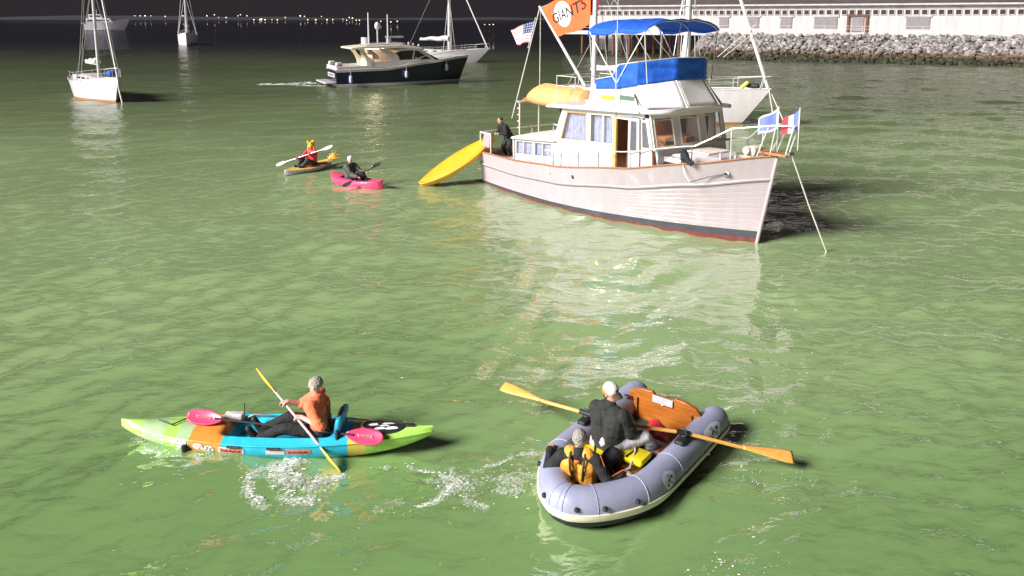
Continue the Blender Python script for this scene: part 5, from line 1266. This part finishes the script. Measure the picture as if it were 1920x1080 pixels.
# transom board with motor pad
tr_ = MB().prism([(-.46, .02), (.46, .02), (.55, .16), (.56, .32), (.53, .42), (.46, .49), (.32, .53), (.17, .54), (.13, .50), (-.13, .50), (-.17, .54), (-.32, .53), (-.46, .49), (-.53, .42), (-.56, .32), (-.55, .16)], -.03, .03, 'x').build('transom_board', PLY, dg, bevel=.008); tr_.location = (.06, 0, 0)
MB().box((.045, 0, .46), (.025, .30, .10)).build('motor_pad', GREYCL, tr_, bevel=.006)
MB().tube([(.04, -.06, .44), (.05, 0, .40), (.04, .06, .44)], .010, 6).build('towing_eye', GREYM, tr_)
for sd in (-1, 1): MB().box((.055, sd * .40, .24), (.02, .05, .32)).build('transom_knee', PLY, tr_)
MB().rbox((1.00, 0, .34), (.26, 1.0, .05), .02).build('thwart', BROWN, dg)
MB().rbox((1.48, 0, .30), (.30, .92, .06), .02).build('thwart', BROWN, dg)
# oarlocks
LKp = wpt(dg, (.78, .60, .47)); LKs = wpt(dg, (1.12, -.595, .47))
for nm, q in (('oarlock', (.78, .60, .42)), ('oarlock', (1.12, -.595, .42))):
    o_ = MB().rbox((q[0], q[1], q[2] + .0), (.26, .13, .08), .03).build(nm, DARK, dg)
    MB().tube([(q[0], q[1] + .05 * math.cos(a), q[2] + .10 + .05 * math.sin(a)) for a in np.linspace(-2.6, 2.6 - 3.14 + 2.6, 9)], .014, 6).build('oarlock_horn', DARK, o_)
def oar(name, label, tip, lock, hnd, flatdir):
    tip, lock, hnd = Vector(tip), Vector(lock), Vector(hnd); d = (hnd - tip).normalized()
    g = thing(name, label, 'oar', lock)
    MB().tube([tip + d * .42, tip + d * .75, lock, hnd - d * .14], [.018, .024, .024, .023], 10).build('shaft', OAR, g, world=True)
    MB().tube([hnd - d * .14, hnd], .020, 8).build('handle', OAR, g, world=True)
    n = Vector(flatdir); n = (n - d * n.dot(d)).normalized(); w = d.cross(n).normalized()
    def fn(u, v):
        s = 2 * v - 1; ww = lerp(.082, .020, max(0, (u - .18) / .82) ** 1.1) * (.94 if u < .02 else 1)
        return tip + d * (.66 * u) + w * (s * ww) + n * (.006 * (1 - s * s) + .010 * u * (1 - abs(s)))
    MB().grid(fn, 20, 8).build('blade', OAR, g, world=True, smooth=60, solid=.016)
    MB().tube([lock - d * .09, lock + d * .09], .034, 10).build('leather_collar', DARK, g, world=True)
    return g, d
ot = GP(1487, 858, .16); hr = LKp + (LKp - ot).normalized() * .66 + Vector((0, 0, .02))
oar('wooden_oar', 'wooden oar reaching out to the right of the inflatable dinghy', ot, LKp + Vector((0, 0, .05)), hr, (0, -.55, .85))
ot2 = GP(943, 724, .46); hl = LKs + (LKs - ot2).normalized() * .46
oar('wooden_oar', 'wooden oar lifted out to the left behind the rower in the black hoodie', ot2, LKs + Vector((0, 0, .05)), hl, (0.2, -.6, .75))
# rower
Fs = Vector((.62, .785, 0)); Rs = Vector((.785, -.62, 0)); U = Vector((0, 0, 1))
ph = wpt(dg, (1.46, -.08, .44)); fcr = (Fs * .72 + Rs * .69).normalized()
ch = ph + U * .32 + Fs * .00; nk = ph + U * .485 + Fs * .03; hd_ = ph + U * .635 + Fs * .06
J = dict(pelvis=ph, chest=ch, neck=nk, head=hd_, face=(Rs * 1.0 - Fs * .22 - U * .15), rsh=nk - U * .085 + Rs * .18, lsh=nk - U * .085 - Rs * .18,
         rhip=ph + Rs * .11, lhip=ph - Rs * .09, rkn=ph + Fs * .26 + Rs * .36 + U * .10, lkn=ph + Fs * .46 + Rs * .02 + U * .12, ran=ph + Fs * .50 + Rs * .44 - U * .27, lan=ph + Fs * .66 + Rs * .05 - U * .29,
         rtoe=ph + Fs * .66 + Rs * .50 - U * .31, ltoe=ph + Fs * .82 + Rs * .07 - U * .33, rwr=hr - Fs * .06, lwr=hl - Fs * .06, rel=nk.lerp(hr, .5) - U * .15 + Rs * .16 - Fs * .06, lel=nk.lerp(hl, .5) - U * .14 - Rs * .18 - Fs * .04,
         rhd=Fs * .8 - U * .1, lhd=Fs * .8 - U * .1, rhn=U, lhn=U)
P, r_, f_, u_, V = person('person', 'rower in a black hoodie, grey trousers and orange and white cap in the dinghy', (ph.x, ph.y, .05), J, SKIN,
    [('hoodie', ('torso', 'sleeves', 'hood'), OLIVE, .036, .010), ('trousers', ('legs',), GREYCL, .028, .012), ('shoes', ('feet',), DGREY, .014, 0)], .009)
hair_cap(P, V['head'], r_, f_, u_, HAIRB, 'hair', back=.0, low=.03)
B_ = Matrix((r_, f_, u_)).transposed()
cp = remeshed('cap_crown', MB().ell(V['head'] + u_ * .055 - f_ * .010, (.092, .105, .085), B_), .009, M('white_cap_cloth', (.72, .70, .68), .8, bump=.3), P, 2)
remeshed('cap_back_panel', MB().ell(V['head'] + u_ * .030 - f_ * .030, (.094, .092, .075), B_), .009, M('orange_cap_cloth', (.80, .24, .06), .8, bump=.3), P, 2)
MB().grid(lambda u, v: V['head'] + u_ * (.050 - .03 * u - .03 * (2 * v - 1) ** 2) + f_ * (.075 + .095 * u * (1 - .45 * (2 * v - 1) ** 2)) + r_ * (.075 * (2 * v - 1)), 8, 10).build('cap_brim', M('dark_cap_brim', (.10, .05, .03), .8), P, world=True, smooth=180, solid=.008)
MB().ell(V['head'] + u_ * .075 + f_ * .082, (.03, .012, .024), B_, 10, 7).build('cap_badge', DGREY, P, world=True)
# passenger in the bow, back to the camera
ph = wpt(dg, (2.02, -.12, .22)); Fp = (Vector((.30, .95, 0))).normalized(); Rp = Vector((Fp.y, -Fp.x, 0))
ch = ph + U * .27 - Fp * .07; nk = ph + U * .42 - Fp * .10; hd_ = ph + U * .55 - Fp * .06
J = dict(pelvis=ph, chest=ch, neck=nk, head=hd_, face=Fp * 1.0 - U * .25 + Rp * .1, rsh=nk - U * .07 + Rp * .19, lsh=nk - U * .07 - Rp * .19,
         rhip=ph + Rp * .10, lhip=ph - Rp * .10, rkn=ph + Fp * .26 + Rp * .34 + U * .25, lkn=ph + Fp * .36 - Rp * .16 + U * .22, ran=ph + Fp * .46 + Rp * .44 - U * .10, lan=ph + Fp * .52 - Rp * .06 - U * .10,
         rtoe=ph + Fp * .64 + Rp * .50 - U * .12, ltoe=ph + Fp * .70 - Rp * .02 - U * .12, rwr=ph + Fp * .02 + Rp * .50 + U * .16, lwr=ph + Fp * .16 - Rp * .40 + U * .24,
         rel=nk + Rp * .36 - U * .30 - Fp * .06, lel=nk - Rp * .36 - U * .27 - Fp * .02, rhd=Rp * .7 + Fp * .4, lhd=Fp, curl=.5)
P, r_, f_, u_, V = person('person', 'passenger in an amber life vest sitting low in the dinghy bow with back turned', (ph.x, ph.y, .05), J, SKIN2,
    [('jacket', ('torso', 'sleeves'), BLACK, .020, .010), ('trousers', ('legs',), DGREY, .022, .010), ('shoes', ('feet',), DARK, .014, 0), ('life_vest', ('vest',), VESTY, .026, .007)], .009)
hair_cap(P, V['head'], r_, f_, u_, HAIRG, 'hair', back=-.01, low=.0)
for k in (-1, 1):                                  # black webbing and orange piping
    a = V['neck'] + Rp * (.085 * k) - Fp * .105 - U * .0; b2 = V['pelvis'] + Rp * (.055 * k) - Fp * .165 + U * .10; m_ = V['chest'] + Rp * (.075 * k) - Fp * .165
    MB().tube([a + U * .02 + Fp * .05, a - U * .05 - Fp * .01, m_, b2], .013, 6).build('vest_strap', DARK, P, world=True)
PIPE = M('orange_piping', (.75, .16, .03), .6)
for o1 in (0, .05): MB().tube([V['rsh'] + Rp * .06 + U * (.06 - o1), V['rel'] + U * (.07 - o1) + Rp * .0, V['rwr'] + U * (.05 - o1)], .010, 5).build('sleeve_piping', PIPE, P, world=True)
MB().grid(lambda u, v: V['chest'] - Fp * (.155) + Rp * (.03 * (2 * u - 1)) + U * (.09 + .022 * (2 * v - 1)), 2, 2).build('vest_tag', PIPE, P, world=True, solid=.006)
# loose gear
g = thing('yellow_cushion', 'bright yellow foam float cushion on the dinghy thwart', 'cushion', wpt(dg, (1.42, .26, .345)), DH)
b = MB(); b.rbox((0, 0, .05), (.30, .36, .09), .04); b.build('pad', YELLOW, g); MB().tube([(.16, -.02, .10), (0, 0, .105), (-.16, .0, .10)], .010, 5).build('strap', DARK, g)
g = thing('yellow_cushion', 'yellow float cushion tucked behind the passenger beside the rower', 'cushion', wpt(dg, (1.66, -.14, .34)), DH + .5)
MB().rbox((0, 0, .04), (.30, .40, .08), .035).build('pad', YELLOW, g); MB().tube([(.15, 0, .085), (-.15, 0, .085)], .010, 5).build('strap', DARK, g)
g = thing('red_dry_bag', 'red dry bag lying between the rower and the dinghy transom', 'bag', wpt(dg, (.62, .20, .10)), DH + .6)
b = MB(); b.cap((-.22, 0, .13), .12, (.20, 0, .13), .12); remeshed('bag', b, .018, REDC, g, 2, .02, 9, world=False)
MB().tube([(.22, -.08, .14), (.30, 0, .17), (.22, .08, .14)], .012, 6).build('handle', DARK, g)
q0 = wpt(dg, (1.60, .36, .30))
g = thing('white_rope', 'loose white rope trailing over the bow seat of the dinghy', 'rope', (q0.x, q0.y, 0))
MB().tube([wpt(dg, (1.28, .20, .45)), wpt(dg, (1.42, .28, .46)), wpt(dg, (1.66, .34, .38)), wpt(dg, (1.78, .22, .30)), wpt(dg, (1.70, .14, .28))], .012, 6).build('rope', ROPE, g, world=True)

# ------------------------------------------------------------------ the two small kayaks
def seated(name, label, base, F, mats, hs=1.0, arms=None, vox=.014, scale=1.0, face=None, hair=None):
    F = Vector(F).normalized(); Rv = Vector((F.y, -F.x, 0)); U = Vector((0, 0, 1)); ph = Vector(base); k = scale
    nk = ph + U * .50 * k; ch = ph + U * .33 * k
    rw, lw = arms
    J = dict(pelvis=ph, chest=ch, neck=nk, head=nk + U * .155 + F * .02, face=face or F, rsh=nk - U * .06 + Rv * .18, lsh=nk - U * .06 - Rv * .18, rhip=ph + Rv * .1, lhip=ph - Rv * .1,
             rkn=ph + F * .42 + Rv * .14 + U * .20, lkn=ph + F * .42 - Rv * .14 + U * .20, ran=ph + F * .74 + Rv * .1 - U * .06, lan=ph + F * .74 - Rv * .1 - U * .06, rtoe=ph + F * .84 + Rv * .1 + U * .05, ltoe=ph + F * .84 - Rv * .1 + U * .05,
             rwr=Vector(rw), lwr=Vector(lw), rel=(nk + Vector(rw)) / 2 + Rv * .10 - U * .13, lel=(nk + Vector(lw)) / 2 - Rv * .10 - U * .13, rhd=F, lhd=F)
    top, leg, sk = mats
    return person(name, label, (ph.x, ph.y, 0), J, sk, [('jacket', ('torso', 'sleeves'), top, .035, .016), ('trousers', ('legs', 'feet'), leg, .022, .01)], vox, face_detail=False)
OK_ = M('amber_kayak_plastic', (.86, .58, .12), .4, var=.15, scale=3, coat=.2)
a, b2 = GP(538, 326, .1), GP(618, 305, .1); d_ = b2 - a; L_ = math.hypot(d_.x, d_.y); rz = math.atan2(-d_.y, -d_.x); c_ = (a + b2) / 2
g = thing('amber_kayak', 'amber decked kayak with white hull carrying the paddler in red', 'kayak', (c_.x, c_.y, -.03), rz)
kayak_shell(g, L_ + .2, .86, .26, WHITE, OK_, well=(.35, .72), nose=.62, rocker=.08)
F = Vector((math.cos(rz), math.sin(rz), 0)); base = Vector((c_.x, c_.y, .24)) - F * .18
Rv = Vector((F.y, -F.x, 0))
pA, pB = GP(524, 314, .25), GP(650, 268, .62)
pA = base + F * .20 - Rv * 1.15 + Vector((0, 0, .78)); pB = base + F * .78 + Rv * 1.05 + Vector((0, 0, -.02))
paddle('kayak_paddle', 'white bladed paddle held across the amber kayak', pA, pB, WHITE, GREYM, .20, .46, Vector((0, -.5, .85)), .016)
P, r_, f_, u_, V = seated('person', 'paddler in a red jacket and spiky yellow hat in the amber kayak', base, F, (REDC, DGREY, SKIN), arms=(pA.lerp(pB, .62), pA.lerp(pB, .40)), face=F - Rv * .4)
SPK = M('yellow_orange_plush', (.85, .42, .05), .9, var=.3, scale=12, bump=.6)
b = MB(); B_ = Matrix((r_, f_, u_)).transposed(); b.ell(V['head'] + u_ * .05 - f_ * .02, (.12, .12, .11), B_)
for k in range(7):
    an = k / 7 * 6.283; b.cap(V['head'] + u_ * .08, .06, V['head'] + u_ * (.16 + .06 * (k % 2)) + r_ * .14 * math.cos(an) + f_ * .10 * math.sin(an), .03)
for sd in (-1, 1): b.cap(V['head'] + r_ * .10 * sd, .05, V['head'] + r_ * .11 * sd - u_ * .16, .04)
remeshed('spiky_hat', b, .016, SPK, P, 1)
tq = base - F * 1.05
g2 = thing('plush_tail', 'ruffled yellow plush fan standing at the stern of the amber kayak', 'costume', (tq.x, tq.y, .22))
b = MB()
for k in range(9): an = -1.2 + k * .3; b.cap((tq.x, tq.y, .20), .035, Vector((tq.x, tq.y, .20)) + Rv * .30 * math.sin(an) - F * (.22 + .08 * (k % 2)) + Vector((0, 0, (.24 + .08 * (k % 2)) * math.cos(an))), .018)
remeshed('fan', b, .02, SPK, g2, 1)
# pink kayak
a, b2 = GP(628, 338, .1), GP(712, 352, .1); d_ = b2 - a; L_ = math.hypot(d_.x, d_.y); rz = math.atan2(d_.y, d_.x); c_ = (a + b2) / 2
g = thing('pink_kayak', 'short hot pink kayak carrying the paddler in grey and black', 'kayak', (c_.x, c_.y, -.02), rz)
kayak_shell(g, L_ + .25, .80, .34, MAGEN, MAGEN, well=(.24, .80), nose=.5, rocker=.10, peak=.10)
F = Vector((math.cos(rz), math.sin(rz), 0)); Rv = Vector((F.y, -F.x, 0)); base = Vector((c_.x, c_.y, .24)) - F * .30
pA = base + F * .45 - Rv * 1.0 + Vector((0, 0, .45)); pB = base + F * .62 + Rv * .95 + Vector((0, 0, -.02))
paddle('kayak_paddle', 'dark paddle held low by the paddler in the pink kayak', pA, pB, DGREY, DARK, .18, .42, Vector((0, -.5, .85)), .016)
P, r_, f_, u_, V = seated('person', 'paddler in a grey and black jacket with pale cap in the pink kayak', base, F, (M('grey_black_jacket', (.10, .105, .10), .85, var=.9, scale=5, bump=.4), BLACK, SKIN2), arms=(pA.lerp(pB, .62), pA.lerp(pB, .40)), face=F * .6 + Rv * .6)
b = MB(); B_ = Matrix((r_, f_, u_)).transposed(); b.ell(V['head'] + u_ * .045 - f_ * .012, (.098, .108, .095), B_); b.cap(V['head'] + u_ * .05 + f_ * .08, .03, V['head'] + u_ * .04 + f_ * .16, .02)
remeshed('cap', b, .014, WHITEF, P, 1)
b = MB(); b.ell(V['head'] - f_ * .07 - u_ * .03, (.075, .05, .10), B_); remeshed('hair', b, .014, DARK, P, 1)

# person leaning over the trawler stern
U = Vector((0, 0, 1)); F = Vector((-.85, -.52, 0)).normalized(); Rv = Vector((F.y, -F.x, 0))
ph = tloc(.28, -.60, 1.55)
J = dict(pelvis=ph, chest=ph + F * .20 + U * .30, neck=ph + F * .30 + U * .45, head=ph + F * .37 + U * .60, face=F - U * .15 + Rv * .2, rsh=ph + F * .27 + U * .40 + Rv * .18, lsh=ph + F * .27 + U * .40 - Rv * .18, rhip=ph + Rv * .1, lhip=ph - Rv * .1,
         rkn=ph + F * .18 + Rv * .12 - U * .34, lkn=ph + F * .10 - Rv * .12 - U * .36, ran=ph + Rv * .12 - U * .70, lan=ph - F * .08 - Rv * .12 - U * .70, rtoe=ph + F * .14 + Rv * .12 - U * .74, ltoe=ph + F * .06 - Rv * .12 - U * .74,
         rwr=ph + F * .42 + Rv * .10 + U * .16, lwr=ph + F * .44 - Rv * .08 + U * .18, rel=ph + F * .30 + Rv * .26 + U * .16, lel=ph + F * .30 - Rv * .26 + U * .16, rhd=F, lhd=F)
P, r_, f_, u_, V = person('person', 'person in a black jacket leaning over the trawler stern rail', (ph.x, ph.y, .85), J, SKIN, [('jacket', ('torso', 'sleeves'), BLACK, .028, .014), ('trousers', ('legs', 'feet'), DGREY, .022, .01)], .013, face_detail=False)
hair_cap(P, V['head'], r_, f_, u_, HAIRB, voxel=.012, back=-.01, low=0)

# ------------------------------------------------------------------ foam, splashes and painted glints
def foam_mat(name, col, lo, hi, scale):
    m = M(name, col, .7, var=.05); nt = m.node_tree; N = nt.nodes; b = N['Principled BSDF']
    g = N.new('ShaderNodeNewGeometry'); n = N.new('ShaderNodeTexNoise'); n.inputs['Scale'].default_value = scale; n.inputs['Detail'].default_value = 5
    nt.links.new(g.outputs['Position'], n.inputs['Vector'])
    r = N.new('ShaderNodeMapRange'); r.inputs[1].default_value = .40; r.inputs[2].default_value = .68; r.inputs[3].default_value = lo; r.inputs[4].default_value = hi
    nt.links.new(n.outputs['Fac'], r.inputs[0]); nt.links.new(r.outputs[0], b.inputs['Alpha']); return m
FOAM = M('white_foam', (.80, .83, .78), .7, var=.08)
FILM = foam_mat('thin_foam_film', (.62, .68, .55), 0.0, .55, 22)
rf2 = random.Random(11)
def blob(mb, p, r, el=1.0, an=0.0):
    n = 7; ca, sa = math.cos(an), math.sin(an); ring = []
    for k in range(n):
        t = k / n * 6.283; q = r * (.65 + .6 * rf2.random()); x, y = q * math.cos(t) * el, q * math.sin(t)
        ring.append(Vector((p.x + x * ca - y * sa, p.y + x * sa + y * ca, p.z)))
    top = Vector((p.x, p.y, p.z + r * .16)); mb.add(ring + [top], [(k, (k + 1) % n, n) for k in range(n)])
def hz(p): return float(wave_h(np.array([[p.x]]), np.array([[p.y]]), np.array([[.03 * max(1, p.y / 10)]]))[0, 0])
def foam(name, label, strokes):
    mb = MB()
    for pts, spread, n, r0, r1 in strokes:
        seg = [GP(*q) for q in pts]; L_ = len(seg) - 1
        for _ in range(int(n * .55)):
            t = rf2.random() * L_; i = min(int(t), L_ - 1); p = seg[i].lerp(seg[i + 1], t - i)
            q = rf2.gauss(0, spread * 1.35); w = rf2.random() * 6.283; p = p + Vector((q * math.cos(w), q * math.sin(w) * 1.3, 0)); p.z = hz(p) + .004
            blob(mb, p, (r0 + (r1 - r0) * rf2.random() ** 3) * .62, 1 + 1.4 * rf2.random(), rf2.random() * .8 - .2)
    for pts, spread, n, r0, r1 in strokes:          # thin milky film between the bubbles
        seg = [GP(*q) for q in pts]; L_ = len(seg) - 1
        for _ in range(n // 8 if not name.endswith('flecks') else 0):
            t = rf2.random() * L_; i = min(int(t), L_ - 1); p = seg[i].lerp(seg[i + 1], t - i)
            w = rf2.random() * 6.283; q = rf2.gauss(0, spread * 1.2); p = p + Vector((q * math.cos(w), q * math.sin(w), 0)); p.z = hz(p) + .0025 + .001 * rf2.random()
            k = 14; rr = min(.055, spread * (.7 + .9 * rf2.random()) + .015)
            mb.add([p + Vector((rr * 1.7 * (.6 + .6 * rf2.random()) * math.cos(j / k * 6.283), rr * (.6 + .6 * rf2.random()) * math.sin(j / k * 6.283), 0)) for j in range(k)], [tuple(range(k))], 1)
    o = mb.build(name, [FOAM, FILM], smooth=0, fix=False); tag(o, label, 'foam', kind='stuff')
foam('paddle_foam', 'white ring of foam churned up by the kayak paddle', [
    ([(485, 880), (465, 895), (462, 915), (478, 930), (492, 942)], .035, 420, .006, .022), ([(512, 880), (545, 868), (560, 872)], .05, 380, .006, .028), ([(520, 878), (535, 900), (560, 902)], .07, 700, .006, .030),
    ([(535, 903), (575, 903), (612, 896), (640, 886)], .035, 500, .006, .026), ([(520, 918), (545, 930), (575, 932), (585, 928)], .04, 260, .006, .022), ([(560, 910), (600, 905)], .09, 160, .005, .014), ([(255, 828), (275, 838)], .04, 26, .006, .016), ([(320, 875), (370, 884)], .16, 22, .006, .014)])
foam('dinghy_wake_foam', 'white curls of foam on the water between the kayak and the dinghy', [
    ([(785, 954), (818, 948), (838, 926), (850, 908)], .018, 330, .006, .020), ([(762, 868), (800, 874), (830, 888), (850, 900)], .022, 170, .006, .020), ([(840, 890), (865, 905), (850, 925)], .12, 260, .005, .020), ([(870, 912), (885, 920)], .14, 90, .005, .016), ([(905, 872), (930, 868), (960, 856), (1000, 846)], .03, 150, .005, .018), ([(930, 932), (960, 934), (975, 928)], .03, 110, .006, .018),
    ([(925, 900), (990, 915)], .20, 220, .005, .015), ([(720, 950), (760, 952)], .12, 40, .005, .014), ([(690, 865), (735, 872)], .04, 20, .006, .016), ([(890, 952), (915, 958)], .03, 60, .006, .016)])
foam('glint_flecks', 'sparkle glints painted as scattered white flecks on the water right of the dinghy', [  # white flecks modelled in place of sparkle glints on the water
    ([(1290, 1060), (1380, 1066), (1480, 1064)], .16, 60, .005, .018), ([(1330, 1045), (1370, 1052)], .05, 30, .006, .018), ([(1380, 875), (1420, 880)], .04, 26, .006, .016), ([(1400, 905), (1432, 898)], .03, 26, .006, .016), ([(1450, 938), (1475, 934)], .03, 18, .006, .016), ([(1380, 775), (1430, 780), (1500, 700)], .28, 46, .006, .016), ([(1420, 560), (1470, 620), (1500, 660)], .5, 46, .01, .03), ([(1490, 890), (1510, 900)], .10, 30, .005, .014)])
foam('yacht_wake', 'thin white wake trailing behind the navy motor yacht', [([(492, 158), (520, 158), (555, 157), (590, 157)], .30, 520, .06, .22), ([(560, 158), (640, 163)], .3, 260, .05, .18)])
